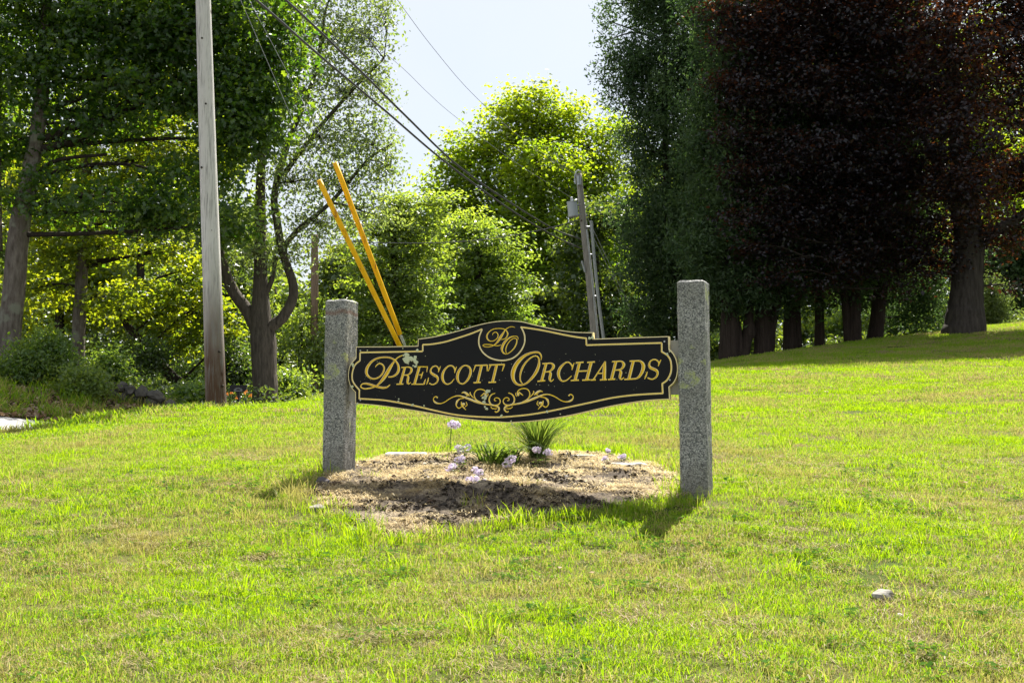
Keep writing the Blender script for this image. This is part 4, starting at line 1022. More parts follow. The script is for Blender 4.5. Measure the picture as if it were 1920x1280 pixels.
FPo, fpo, fP, fR = pole_thing("utility_pole", "far grey utility pole with a transformer, seen above the sign", [(1118, 660, 7.8), (1105, 520, 7.2), (1094, 420, 6.6), (1085, 326, 5.6)], 37, M['pole_grey'])
pk = 37 / F
def at_far(u, v, dy=0): return W(u, v, 37 + dy)
g = Geo(); c = at_far(1074, 393, -.1); up_ = np.array((0, 0, 1.))
tilt = np.array((-.10, 0, 1.)); tilt /= np.linalg.norm(tilt)
tube(g, [c - tilt * 14 * pk, c - tilt * 13 * pk, c + tilt * 12 * pk, c + tilt * 13 * pk, c + tilt * 13.2 * pk, c + tilt * 15 * pk], np.array([9.3, 9.8, 9.8, 9.8, 10.6, 10.4]) * pk, 18)
tr_ = g.build("transformer", [M['can']], FPo, smooth=False, off=fpo)
g = Geo(); b0 = c + tilt * 15 * pk
tube(g, [b0, b0 + tilt * 2 * pk, b0 + tilt * 4 * pk, b0 + tilt * 6 * pk, b0 + tilt * 8 * pk, b0 + tilt * 10 * pk], np.array([3, 2, 3, 2, 2.8, 1]) * pk, 10); g.build("bushing", [M['porcelain']], tr_, off=fpo)
for v in (384, 403):
    g = Geo(); a = at_far(1081, v, -.1); b = at_far(1097, v - 2, -.05); tube(g, [a, b], 1.3 * pk, 6); g.build("bracket", [M['steel']], FPo, off=fpo)
g = Geo(); tube(g, smoothpath([at_far(1079, 345, -.1), at_far(1078, 330, -.1), at_far(1082, 321, -.1), at_far(1087, 320, -.1), at_far(1090, 324, -.1)], 5), 1.2 * pk, 7); g.build("weatherhead_pipe", [M['steel']], FPo, off=fpo)
g = Geo(); tube(g, [at_far(1085, 330, -.15), at_far(1086, 347, -.15)], [4.2 * pk, 4 * pk], 10); g.build("cutout_switch", [M['steel']], FPo, off=fpo)
g = Geo(); tube(g, smoothpath([at_far(1108.5, 414, -.1), at_far(1113, 470, -.1), at_far(1122, 560, -.1), at_far(1133, 645, -.1), at_far(1136, 668, -.1)], 6), 3 * pk, 10); g.build("riser_conduit", [M['conduit']], FPo, off=fpo)
for (u0, u1, v) in [(1099, 1109, 425), (1112, 1122, 555), (1106, 1114, 477)]:
    g = Geo(); tube(g, [at_far(u0, v, -.1), at_far(u1, v, -.1)], 1.4 * pk, 6); g.build("standoff_bracket", [M['steel']], FPo, off=fpo)
g = Geo(); tube(g, [at_far(1100, 430, -.16), at_far(1110, 520, -.18), at_far(1118, 600, -.2), at_far(1124, 660, -.2)], 1.7 * pk, 8); g.build("ground_wire_moulding", [M['conduit']], FPo, off=fpo)
g = Geo(); tube(g, [at_far(1091, 489, -.12), at_far(1097, 510, -.12)], 2 * pk, 8); g.build("splice_case", [M['steel']], FPo, off=fpo)
BPo, bpo, bP, bR = pole_thing("utility_pole", "plain brown pole just left of the left granite post", [(589, 742, 7.6), (589.5, 620, 7.2), (590, 500, 6.8), (590, 440, 6.4)], 40, M['pole_brown'])

def wire(name, label, A, B, sag, r, mat, cat="cable", group=None):
    A, B = np.asarray(A, float), np.asarray(B, float)
    t = np.linspace(0, 1, 40)[:, None]
    P = A * (1 - t) + B * t; P[:, 2] -= sag * 4 * (t * (1 - t))[:, 0]
    g = Geo(); tube(g, P, r, 6)
    o = g.build(name, [mat], smooth=True, off=A); o.location = tuple(A)
    return tag(o, label, cat, group)
near_top = lambda u, v, dy=0: W(u, v, 17.5 + dy)
def wire_px(name, label, pts, r, mat, group=None):
    """pts (u, v, Y): a hanging curve through points in space"""
    Q = smoothpath(np.array([W(*p) for p in pts]), 12); g = Geo(); tube(g, Q, r, 6)
    o = g.build(name, [mat], smooth=True, off=Q[0]); o.location = tuple(Q[0])
    return tag(o, label, "cable", group)
def span(pts, Y0, Y1):
    """depth along the span so that it is straight in plan: linear in 1/u-depth"""
    u0, u1 = pts[0][0], pts[-1][0]
    x0, x1 = (u0 - 960) / F * Y0, (u1 - 960) / F * Y1
    out = []
    for u, v in pts:
        k = (u - 960) / F      # solve x = k*Y on the plan line
        den = (x1 - x0) - k * (Y1 - Y0)
        t = (k * Y0 - x0) / den
        out.append((u, v, Y0 + t * (Y1 - Y0)))
    return out
gw = "overhead cables between the near and far poles"
wire_px("overhead_cable", "lower of the two thick black cables running from the near pole to the far pole", span([(378, -85), (480, 0), (600, 105), (720, 206), (840, 308), (960, 395), (1040, 443), (1090, 466)], 17.4, 36.9), .023, M['cable'], gw)
wire_px("overhead_cable", "upper of the two thick black cables running from the near pole to the far pole", span([(378, -125), (535, 0), (650, 108), (760, 217), (860, 312), (960, 382), (1040, 430), (1088, 448)], 17.4, 36.9), .023, M['cable'], gw)
wire_px("overhead_wire", "thin pale wire crossing the open sky to the far pole's top", span([(376, -600), (560, -262), (745, 0), (820, 100), (890, 180), (985, 265), (1084, 330)], 17.4, 36.9), .006, M['thinwire'])
wire_px("overhead_wire", "faint lower wire in the sky left of the round maple", span([(376, -185), (560, -30), (740, 115), (800, 172), (850, 216), (960, 300), (1086, 380)], 17.4, 36.9), .005, M['thinwire'])
wire_px("overhead_wire", "thin wire sagging across the bushy trees from the brown pole to the far pole", span([(590, 446), (640, 450), (704, 455), (830, 455), (930, 446), (1020, 430), (1087, 412)], 39.9, 36.9), .014, M['cable'])
wire_px("guy_wire", "steel guy wire falling from the far pole to the right", span([(1100, 420), (1140, 500), (1175, 580), (1205, 650)], 37, 38), .008, M['thinwire'])
wire_px("guy_wire", "second steel guy wire beside the far pole, nearer the trunk of the first cedar", span([(1098, 400), (1150, 510), (1190, 600), (1215, 660)], 37, 38), .008, M['thinwire'])

# guy wires of the near pole with yellow guards: anchored behind the sign
ya_ = 20.5
gd = [("right hand yellow plastic guy guard, the upper of the pair leaning over the sign", (628, 305), (750, 627), (480, 75), ya_, .036),
      ("left hand yellow plastic guy guard, the lower of the pair leaning over the sign", (598, 338), (750, 650), (470, 78), ya_ - .05, .036)]
for lab, tp_, bt_, hi, ya, rr in gd:
    # 3-D line from the anchor to the pole top: depth from 13.2 m at the foot to 17.4 m at the pole
    pole_u = 376
    def yd(u): return ya + (750 - u) / (750 - pole_u) * (17.35 - ya)
    top, bot = W(*tp_, yd(tp_[0])), W(*bt_, yd(bt_[0]))
    d = (bot - top) / np.linalg.norm(bot - top)
    rr = 4.9 * .5 * (top[1] + bot[1]) / F
    root = empty("guy_wire_guard", bot, lab, "guy wire guard", "yellow guy wire guards behind the sign")
    q = np.random.default_rng(3)
    tt = np.linspace(0, 1, 9); P = top[None] * (1 - tt[:, None]) + bot[None] * tt[:, None]
    g = Geo(); tube(g, P, np.linspace(rr, rr * .95, 9), 14); g.build("guard_tube", [M['yellow']], root, smooth=True, off=bot)
    endp = bot + d * ((bot[2] - ground(bot[0], bot[1])) / -d[2])
    att_ = np.array(W(377, -170, 17.45)); 
    g = Geo(); tube(g, [top, (top + att_) / 2, att_], .004, 6)
    g.build("guy_strand", [M['thinwire']], root, off=bot)
    g = Geo(); tube(g, [bot, endp], .008, 6); g.build("anchor_rod", [M['steel']], root, off=bot)
    if lab.startswith("right"):
        g = Geo(); tube(g, [bot - d * .02, bot + d * .16], [.02, .018], 8); tube(g, [bot + d * .02 + (.025, 0, 0), bot + d * .25 + (.025, 0, 0)], .008, 6)
        g.build("wire_clamp", [M['steel']], root, off=bot)

# ================================================================== things in and around the bed
M['petal'] = leaf_mat("phlox petals", (.66, .57, .78), (.86, .80, .88), (.58, .48, .70), (.76, .70, .80), .03, .35)
M['stem'] = leaf_mat("phlox stems and leaves", (.05, .10, .02), (.11, .17, .04), (.14, .24, .03), (.26, .34, .05), .04, .4)
M['white_stone'] = simple("pale flat stone", (.60, .56, .50), .85, .2, 0, .2, 14)
M['dark_stone'] = simple("dark stone", (.09, .08, .085), .9, .2, 0, .35, 18)
M['brown_stone'] = simple("brown lump of soil", (.10, .065, .045), .95, .1, 0, .4, 25)
M['grey_rock'] = simple("weathered grey rock", (.24, .225, .20), .9, .2, 0, .3, 40)
M['edging'] = simple("dark edging strip", (.035, .03, .028), .8, .2)
M['debris'] = simple("pale dry scrap", (.66, .62, .54), .9, .1)
M['litter'] = leaf_mat("fallen leaves", (.22, .14, .08), (.46, .34, .23), (.20, .11, .05), (.40, .25, .12), .05, .3)
M['orange_petal'] = leaf_mat("daylily petals", (.55, .17, .02), (.66, .27, .03), (.50, .15, .02), (.66, .28, .03), .03, .45)
def blades(g, P0, n_, h, spread, w, r, droop=.5, segs=4, up0=1.0, m=0, rr=.04):
    for i in range(n_):
        a = r.uniform(0, 6.283); L = h * r.uniform(.55, 1.1); sp = spread * r.uniform(.1, 1)
        d = np.array((math.cos(a), math.sin(a), 0)); sd = np.array((-math.sin(a), math.cos(a), 0))
        b = np.asarray(P0) + d * r.uniform(0, rr)
        V = []
        for k in range(segs + 1):
            t = k / segs
            p = b + d * sp * t ** 1.6 + np.array((0, 0, L * (up0 * t - droop * t ** 2.2)))
            ww = w * (1 - t ** 2) * .5 + .0003
            V += [p - sd * ww, p + sd * ww]
        g.add(V, [(2 * k, 2 * k + 1, 2 * k + 3, 2 * k + 2) for k in range(segs)], m)
def with_tint(o, r, lo=0, hi=1):
    a = o.data.attributes.new("tint", 'FLOAT', 'FACE'); a.data.foreach_set("value", r.uniform(lo, hi, len(o.data.polygons)).astype(np.float32)); return o
def phlox(label, u, v, size_px, base_dv, seed, nh=1, lean=0, foot=None):
    """flower head centre at pixel (u, v); stem rooted base_dv pixels lower"""
    r = np.random.default_rng(seed)
    ft = hit(u + lean, v + base_dv); Y = ft[1]
    ft[2] = bedz(ft[0], ft[1])
    root = empty("phlox", ft, label, "flower", "phlox in bloom in the bed")
    hd = W(u, v, Y); rad = size_px * Y / F
    g = Geo()
    subs = r.normal(0, .42, (3, 3)) * rad; subs[:, 2] *= .7
    for i in range(int(26 + rad * 700)):
        D = r.normal(0, 1, 3); D /= np.linalg.norm(D); D[2] = D[2] * .9 + .18; D[1] -= .1
        c = hd + subs[i % 3] + D * rad * np.array((.78, .7, .62)) * r.uniform(.7, 1.05)
        N = D + r.normal(0, .25, 3); N /= np.linalg.norm(N)
        T1 = np.cross(N, (0.3, .2, .9)); T1 /= np.linalg.norm(T1); B1 = np.cross(N, T1)
        fr = rad * .28 * r.uniform(.85, 1.2) if rad < .05 else .0125 * r.uniform(.85, 1.25)
        fr = max(.010, min(fr, .0145))
        for p in range(5):
            a = p * 1.2566 + r.uniform(0, .2)
            e = T1 * math.cos(a) + B1 * math.sin(a); f = T1 * -math.sin(a) + B1 * math.cos(a)
            g.add([c, c + e * fr * .6 + f * fr * .42 + N * .002, c + e * fr, c + e * fr * .6 - f * fr * .42 + N * .002], [(0, 1, 2, 3)], 0)
    with_tint(g.build("flower_head", [M['petal']], root, off=ft), r)
    g = Geo()
    mid = (ft + hd) / 2 + r.normal(0, .01, 3)
    tube(g, smoothpath([ft - (0, 0, .03), mid, hd], 4), .0032, 5)
    for i in range(7):
        t = r.uniform(.15, .85); p = ft * (1 - t) + hd * t; a = r.uniform(0, 6.28)
        d = np.array((math.cos(a), math.sin(a), .25)); sd = np.array((-math.sin(a), math.cos(a), 0)); L = r.uniform(.04, .075)
        g.add([p, p + d * L * .45 + sd * L * .15, p + d * L + np.array((0, 0, -.015)), p + d * L * .45 - sd * L * .15], [(0, 1, 2, 3)], 0)
    with_tint(g.build("stem", [M['stem']], root, off=ft), r)
    return root
phlox("phlox head tallest and farthest left just under the sign's lower edge", 847, 796, 12.5, 62, 81)
phlox("lilac phlox head left of the strappy plant, highest of the left cluster", 868, 843, 11, 34, 82)
phlox("faded phlox head beside the mulch left of the white cluster", 864, 862, 9, 26, 83)
phlox("small faded phlox head at the far left of the cluster", 846, 873, 9, 22, 84)
phlox("white phlox head with a small side bloom in the left cluster", 895, 883, 10.5, 18, 85)
phlox("lilac phlox head lowest of the left cluster, close to the soil", 889, 901, 11, 10, 86)
phlox("tiny lilac phlox bloom right of the lowest head", 907, 903, 5, 9, 87)
phlox("phlox head in front of the strappy leaves", 954, 867, 12.5, 24, 88)
phlox("double phlox head, left bloom, in front of the ornamental grass", 1006, 846, 10, 38, 89)
phlox("double phlox head, right bloom, in front of the ornamental grass", 1022, 849, 9.5, 34, 90)
phlox("small upper phlox bloom near the right flat stone", 1140, 844, 6, 26, 91)
phlox("faded phlox bloom below the small one near the right flat stone", 1138, 861, 6.5, 14, 92)
phlox("rightmost phlox bloom just left of the right granite post", 1166, 857, 7, 17, 93)
r_ = np.random.default_rng(8)
p = hit(1008, 868); p[2] = bedz(p[0], p[1])
root = empty("ornamental_grass", p, "upright dark tuft of ornamental grass under the middle of the sign", "plant")
g = Geo(); blades(g, p, 210, .72, .50, .0080, r_, droop=.28, segs=6, rr=.07); with_tint(g.build("blades", [M['clump']], root, off=p), r_)
g = Geo(); blades(g, p, 90, .70, .80, .009, r_, droop=.44, segs=7, rr=.07); with_tint(g.build("arching_leaves", [M['clump']], root, off=p), r_, .5, 1)
p = hit(925, 878); p[2] = bedz(p[0], p[1])
root = empty("daylily_plant", p, "sprawling strappy green plant left of the ornamental grass", "plant")
g = Geo(); blades(g, p, 70, .46, .80, .016, r_, droop=.72, segs=7, rr=.16); blades(g, p + np.array((.12, -.05, 0)), 40, .34, .45, .02, r_, droop=.70, segs=6, rr=.08); with_tint(g.build("leaves", [M['clump']], root, off=p), r_)
g = Geo(); blades(g, p + np.array((-.05, 0, 0)), 26, .50, .60, .006, r_, droop=.55, segs=7, rr=.05); with_tint(g.build("flower_stalks", [M['clump']], root, off=p), r_)
def stone(label, u, v, sx, sz, mat, seed, sy=None, flat=0, cat="stone", name="stone", sink=.3, zrel=None):
    p = hit(u, v); p[2] = bedz(p[0], p[1]); k = p[1] / F
    o = rock(name, (0, 0, sz * k * (1 - sink) * .5), (sx * k, (sy or sx * .8) * k, sz * k), mat, seed, flat=flat, sub=3)
    o.location = tuple(p); o.rotation_euler = (0, 0, seed * .7)
    return tag(o, label, cat)
o = stone("long pale flat stone at the back of the bed near the left post", 768, 864, 38, 7, M['white_stone'], 1, 14, .6); o.rotation_euler = (0, 0, .05)
o = stone("pale flat stone at the back right of the bed below the right phlox", 1178, 879, 24, 6, M['white_stone'], 2, 12, .6); o.rotation_euler = (0, 0, -.1)
o = stone("broken pale stone at the back of the bed right of the ornamental grass", 1095, 866, 22, 5, M['white_stone'], 3, 14, .6); o.rotation_euler = (0, 0, .1)
stone("dark stone at the foot of the left granite post", 626, 914, 12, 8, M['brown_stone'], 4)
stone("darker stone left of the post's foot", 604, 910, 11, 7, M['dark_stone'], 5)
stone("small dark lump standing at the edge of the sign's shadow", 738, 911, 6, 9, M['brown_stone'], 6)
stone("grey grassy rock at the left front corner of the bed", 596, 958, 16, 9, M['grey_rock'], 7)
stone("small dark clod in the bed left of the lowest phlox", 852, 908, 7, 4, M['brown_stone'], 8)
stone("reddish clod lying in the sign's shadow", 808, 950, 9, 5, M['brown_stone'], 9)
stone("furry looking grey rock on the lawn in the right foreground", 1657, 1124, 24, 14, M['grey_rock'], 10, sink=.45)
stone("white scrap of debris on the lawn below the grey rock", 1690, 1162, 7, 6, M['debris'], 11, cat="debris", name="debris")
# dark edging strip at the front of the bed
a, b = hit(733, 984), hit(858, 984)
g = Geo(); P = smoothpath([a + (0, 0, .012), (a + b) / 2 + (0, .02, .018), b + (0, 0, .004)], 8)
for i in range(len(P) - 1):
    q0, q1 = P[i], P[i + 1]
    g.add([q0 + (0, 0, -.04), q1 + (0, 0, -.04), q1 + (0, 0, .016), q0 + (0, 0, .016), q0 + (0, .012, -.04), q1 + (0, .012, -.04), q1 + (0, .012, .016), q0 + (0, .012, .016)],
          [(0, 1, 2, 3), (5, 4, 7, 6), (3, 2, 6, 7)], 0)
o = g.build("edging_strip", [M['edging']], off=a); o.location = tuple(a); tag(o, "dark edging strip half buried at the front of the bed", "garden edging")
# fallen orange leaves on the lawn
for i, (u, v, lab) in enumerate([(1807, 918, "orange fallen leaf on the lawn at the right"), (1617, 926, "small orange fallen leaf right of the granite post"), (1549, 741, "orange fallen leaf on the far lawn"), (1050, 1085, "brown fallen leaf on the lawn below the bed"), (1108, 1092, "pale fallen leaf on the front lawn")]):
    p = hit(u, v) + np.array((0, 0, .05)); r = np.random.default_rng(i)
    V, Fs = leaves(np.zeros((1, 3)), .06 if i != 2 else .09, .7, 1.5, .3, 0, None, True, r)
    o = mk("fallen_leaf", V, Fs, M['litter'], attr={"tint": np.full(sum(len(f) for f in Fs), .3 + .1 * i)}); o.location = tuple(p); tag(o, lab, "leaf")

# little plaque with daylilies beyond the near pole
pc = W(447, 729, 22.0); k = 22.0 / F
gzp = float(ground(pc[0], pc[1])); off = np.array((pc[0], pc[1], gzp))
root = empty("plaque_sign", off, "little black plaque on a short post behind the near utility pole's foot", "sign")
g = Geo()
tz = [(-17, 7.5), (17, 7.5), (14, -6), (-14, -6)]
Vf = [(pc[0] + a * k, 22 - .02, pc[2] + b * k) for a, b in tz]; Vb = [(x, y + .04, z) for x, y, z in Vf]
g.add(Vf + Vb, [(3, 2, 1, 0), (4, 5, 6, 7), (0, 1, 5, 4), (1, 2, 6, 5), (2, 3, 7, 6), (3, 0, 4, 7)], 0); g.build("plaque", [M['black']], root, off=off)
g = Geo(); box(g, (pc[0], 22.0, (gzp + pc[2] - 6 * k) / 2 - .02), (.05, .035, pc[2] - 6 * k - gzp + .1)); g.build("post", [M['black']], root, off=off)
M['emblem'] = simple("faded grey emblem paint", (.12, .13, .13), .7, .2)
g = Geo()
for i in range(9):
    a = math.pi * i / 8; d = np.array((math.cos(a) * 8 * k, 0, math.sin(a) * 5 * k))
    cpt = np.array((pc[0], 22 - .024, pc[2] - 2 * k)); sd = np.array((-math.sin(a), 0, math.cos(a))) * 1.0 * k
    g.add([cpt + d * .45 - sd, cpt + d * .45 + sd, cpt + d + sd * .4, cpt + d - sd * .4], [(0, 1, 2, 3)], 0)
box(g, (pc[0], 22 - .023, pc[2] - 3.5 * k), (16 * k, .003, 1.6 * k)); g.build("emblem", [M['emblem']], root, off=off)
for i, (u, v) in enumerate([(425, 739), (434, 737), (443, 746), (458, 737), (470, 741), (462, 734)]):
    Y = 21.3 + .2 * (i % 3); r = np.random.default_rng(60 + i); hd = W(u, v, Y); ft = np.array((hd[0], Y, ground(hd[0], Y)))
    hd[2] = max(hd[2], ft[2] + .12)
    names = ["orange daylily farthest left beside the near pole", "orange daylily left of the plaque's post", "low orange daylily in front of the plaque's post", "orange daylily right of the plaque's post", "largest orange daylily at the right end of the clump", "orange daylily above the right end of the clump"]
    root = empty("daylily", ft, names[i], "flower", "daylilies around the plaque")
    V, Fs = leaves(hd[None] + r.normal(0, .012, (9, 3)),   .045 if i != 4 else .065, .5, .3, 1, 0, None, False, r)
    mk("bloom", V - ft, Fs, M['orange_petal'], root, attr={"tint": r.uniform(0, 1, 9)})
    g = Geo(); tube(g, [ft, hd], .006, 5); blades(g, ft, 14, .35, .18, .02, r, .4, 4); with_tint(g.build("stem", [M['stem']], root, off=ft), r)
# stone wall in the shade beyond the road
wroot = None
wp = [W(u, 756, 23.2) for u in (176, 330)]
gz0 = ground(wp[0][0], 23.2)
wroot = empty("stone_wall", (wp[0][0], 23.2, gz0), "low dry stone wall in shade between the slim maple and the near pole", "stone wall")
r = np.random.default_rng(77)
M['wall_stone'] = simple("mossy fieldstone", (.085, .08, .07), .95, .15, 0, .4, 12)
for lay in range(2):
    x = wp[0][0] + lay * .1
    while x < wp[1][0] + 1.2:
        w_ = r.uniform(.16, .34); h_ = r.uniform(.09, .13)
        z = ground(x, 23.2) + .08 + lay * .15 - (.12 if x > wp[1][0] - .3 else 0)
        rock("stone", (x + w_ / 2, 23.2 + r.normal(0, .05), z), (w_ * .55, .17, h_), M['wall_stone'], int(r.integers(1e6)), wroot, off=(wp[0][0], 23.2, gz0), sub=2)
        x += w_ * 1.02

# ================================================================== ground cover made of very many small pieces
hid = bpy.data.collections.new("tuft sources")      # kept out of the scene; only the cover objects use it
def tuft(name, n_, rad, h, w, mat, r, lean=.35, segs=2, lo=0, hi=1, flatl=False):
    g = Geo()
    for i in range(n_):
        a = r.uniform(0, 6.283); q = rad * math.sqrt(r.uniform(0, 1)); b = np.array((math.cos(a) * q, math.sin(a) * q, -.01))
        a2 = r.uniform(0, 6.283); d = np.array((math.cos(a2), math.sin(a2), 0)); a3 = r.uniform(0, 6.283); sd = np.array((math.cos(a3), math.sin(a3), 0))
        L = h * r.uniform(.45, 1.15); ln = L * lean * r.uniform(.1, 1.6)
        if flatl:
            sd = np.array((-math.sin(a2), math.cos(a2), 0)); z0 = r.uniform(0, .018)
            p0, p1, p2 = b + (0, 0, z0 + .01), b + d * L * .5 + (0, 0, z0 + .012 + r.uniform(0, .014)), b + d * L + (0, 0, z0 + r.uniform(.002, .02))
            g.add([p0 - sd * w / 2, p0 + sd * w / 2, p1 + sd * w / 2, p1 - sd * w / 2, p2], [(0, 1, 2, 3), (3, 2, 4)], 0); continue
        V = []
        for k in range(segs):
            t = k / segs; ww = w * (1 - .35 * t) / 2; p = b + d * ln * t ** 1.8 + np.array((0, 0, (L + .01) * t * (1 - .12 * t)))
            V += [p - sd * ww, p + sd * ww]
        V.append(b + d * ln + np.array((0, 0, L * .9)))
        g.add(V, [(2 * k, 2 * k + 1, 2 * k + 3, 2 * k + 2) for k in range(segs - 1)] + [(2 * segs - 2, 2 * segs - 1, 2 * segs)], 0)
    o = g.build(name, [mat], link=False)
    with_tint(o, r, lo, hi)
    return o
def cover(name, label, sources, P, rz, scl, idx, tiltv=None):
    c = bpy.data.collections.new(name + " sources")
    for s in sources: c.objects.link(s)
    me = bpy.data.meshes.new(name); me.vertices.add(len(P)); me.vertices.foreach_set("co", np.asarray(P, np.float32).ravel())
    rot = np.zeros((len(P), 3), np.float32); rot[:, 2] = rz
    if tiltv is not None: rot[:, 0], rot[:, 1] = tiltv[:, 0], tiltv[:, 1]
    a = me.attributes.new("rot", 'FLOAT_VECTOR', 'POINT'); a.data.foreach_set("vector", rot.ravel())
    a = me.attributes.new("scl", 'FLOAT_VECTOR', 'POINT'); a.data.foreach_set("vector", np.asarray(scl, np.float32).ravel())
    a = me.attributes.new("pick", 'INT', 'POINT'); a.data.foreach_set("value", np.asarray(idx, np.int32))
    o = bpy.data.objects.new(name, me); COL.objects.link(o)
    ng = bpy.data.node_groups.new(name, 'GeometryNodeTree')
    ng.interface.new_socket("Geometry", in_out='INPUT', socket_type='NodeSocketGeometry'); ng.interface.new_socket("Geometry", in_out='OUTPUT', socket_type='NodeSocketGeometry')
    N = ng.nodes; L = ng.links
    gi, go = N.new("NodeGroupInput"), N.new("NodeGroupOutput")
    ci = N.new("GeometryNodeCollectionInfo"); ci.inputs["Collection"].default_value = c; ci.inputs["Separate Children"].default_value = True; ci.inputs["Reset Children"].default_value = True
    ip = N.new("GeometryNodeInstanceOnPoints"); ip.inputs["Pick Instance"].default_value = True
    def na(nm, dt):
        x = N.new("GeometryNodeInputNamedAttribute"); x.data_type = dt; x.inputs["Name"].default_value = nm
        return next(s for s in x.outputs if s.enabled and s.name == "Attribute")
    L.new(gi.outputs[0], ip.inputs["Points"]); L.new(ci.outputs[0], ip.inputs["Instance"])
    L.new(na("pick", 'INT'), ip.inputs["Instance Index"]); L.new(na("rot", 'FLOAT_VECTOR'), ip.inputs["Rotation"]); L.new(na("scl", 'FLOAT_VECTOR'), ip.inputs["Scale"])
    L.new(ip.outputs[0], go.inputs[0])
    md = o.modifiers.new("scatter", 'NODES'); md.node_group = ng
    return tag(o, label, kind='stuff')
def scatter(y0, y1, dens, margin=1.2):
    """random points of the visible wedge of lawn"""
    xl, xr = -(960 / F) * y1 - margin, (960 / F) * y1 + margin
    n_ = int((xr - xl) * (y1 - y0) * dens); x = rng.uniform(xl, xr, n_); y = rng.uniform(y0, y1, n_)
    k = np.abs(x) < 960 / F * y + margin
    return x[k], y[k]
r = np.random.default_rng(99)
near = [tuft("tuft_%02d" % i, 46, .085, .046, .0034, M['grass'], r, .5, 3) for i in range(7)] + [tuft("tuft_%02d" % (7 + i), 30, .085, .036, .0026, M['drygrass'], r, 1.3, 3) for i in range(2)] + [tuft("tuft_09", 24, .075, .095, .0046, M['grass'], r, .45, 3, .2, 1)]
X, Y = [], []
for (a, b, dn) in [(3.6, 6, 330), (6, 9, 270), (9, 13, 170)]:
    x, y = scatter(a, b, dn); X.append(x); Y.append(y)
X, Y = np.concatenate(X), np.concatenate(Y)
dmin = np.sqrt(((X[:, None] - bed_poly[None, ::2, 0]) ** 2 + (Y[:, None] - bed_poly[None, ::2, 1]) ** 2).min(1)); inb = inpoly(X, Y, bed_poly)
sdist = np.where(inb, -dmin, dmin)
okk = ((sdist > .0) | ((sdist > -.10) & (rng.uniform(0, 1, len(X)) < .28)) | (rng.uniform(0, 1, len(X)) < .014)) & lawn_mask(X, Y)
dry = fnoise(X, Y, 1.6, 5) * .5 + fnoise(X, Y, .5, 9) * .5
bare = rng.uniform(0, 1, len(X)) < np.clip(dry * .9 - .35, 0, .55)
okk &= ~bare
X, Y, dry, sdist = X[okk], Y[okk], dry[okk], sdist[okk]
u_ = rng.uniform(0, 1, len(X))
tall = (sdist < .2) & (u_ < .6) | (u_ > .985)
pick = np.where(tall, 9, np.where((u_ < np.clip(.12 + dry * .40, .02, .5)), rng.integers(7, 9, len(X)), rng.integers(0, 7, len(X))))
sz = rng.uniform(.75, 1.2, len(X)) * (1 + .03 * (Y - 4)) * (1 + .18 * fnoise(X, Y, .6, 2))
cover("lawn_grass", "short sunlit lawn grass round the bed and in the foreground", near, np.stack([X, Y, ground(X, Y) + .012 * fnoise(X, Y, 1.7) - .004], 1), rng.uniform(0, 6.28, len(X)), np.stack([sz, sz, sz * rng.uniform(.8, 1.25, len(X))], 1), pick)
fart = [tuft("patch_%02d" % i, 150, .26, .055, .008, M['grass'], r, .4, 2) for i in range(5)] + [tuft("patch_05", 90, .26, .055, .008, M['drygrass'], r, .8, 2)]
x1, y1 = scatter(12.4, 20, 36); x2, y2 = scatter(20, 36.5, 22, 2)
X, Y = np.concatenate([x1, x2]), np.concatenate([y1, y2]); k = lawn_mask(X, Y) & (road_dist(X, Y) > 1.9)
X, Y = X[k], Y[k]; u_ = rng.uniform(0, 1, len(X)); dry = fnoise(X, Y, 3, 5)
sz = rng.uniform(.8, 1.2, len(X)) * (1 + .012 * (Y - 12))
cover("distant_lawn_grass", "lawn grass on the slope up to the tree line", fart, np.stack([X, Y, ground(X, Y) + .012 * fnoise(X, Y, 1.7) - .004], 1), rng.uniform(0, 6.28, len(X)), np.stack([sz, sz, sz * .85], 1), np.where(u_ < np.clip(.05 + .18 * dry + .010 * X, .01, .35), 5, rng.integers(0, 5, len(X))))
# long verge grass hiding the near edge of the road
X = rng.uniform(-9.5, -3.8, 5000); Y = rng.uniform(12, 21, 5000); d_ = road_dist(X, Y)
k = (d_ > 1.62) & (d_ < 2.35) & (lawn_mask(X, Y) | (d_ < 1.8)) & (Y < np.interp(X, rc[:100, 0], rc[:100, 1])) & (rng.uniform(0, 1, 5000) < np.clip((X + 6.3) / .7, .03, 1)); X, Y = X[k], Y[k]; sz = rng.uniform(.9, 1.7, len(X))
cover("verge_grass", "longer grass along the near edge of the road", [tuft("verge_%d" % i, 30, .12, .11, .009, M['grass'], r, .5, 3) for i in range(3)], np.stack([X, Y, ground(X, Y)], 1), rng.uniform(0, 6.28, len(X)), np.stack([sz] * 3, 1), rng.integers(0, 3, len(X)))
# straw over the bed
straws = [tuft("straw_%d" % i, 30, .09, .07, .0028, M['straw'], r, flatl=True) for i in range(5)]
X = rng.uniform(bed[:, 0].min(), bed[:, 0].max(), 5200); Y = rng.uniform(bed[:, 1].min(), bed[:, 1].max(), 5200)
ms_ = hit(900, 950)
dens = np.clip(.46 + .85 * fnoise(X, Y, .7, 14) - .45 * np.exp(-((X - ms_[0]) / .9) ** 2 - ((Y - ms_[1]) / .3) ** 2), .04, 1)  # straw thinned within the sign's shadow band to deepen that shadow
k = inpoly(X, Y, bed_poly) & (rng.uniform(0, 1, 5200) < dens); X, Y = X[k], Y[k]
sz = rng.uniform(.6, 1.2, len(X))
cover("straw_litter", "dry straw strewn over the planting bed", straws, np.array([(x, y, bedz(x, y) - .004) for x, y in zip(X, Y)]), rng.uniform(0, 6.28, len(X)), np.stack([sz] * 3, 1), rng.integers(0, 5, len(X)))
n_ = 9000
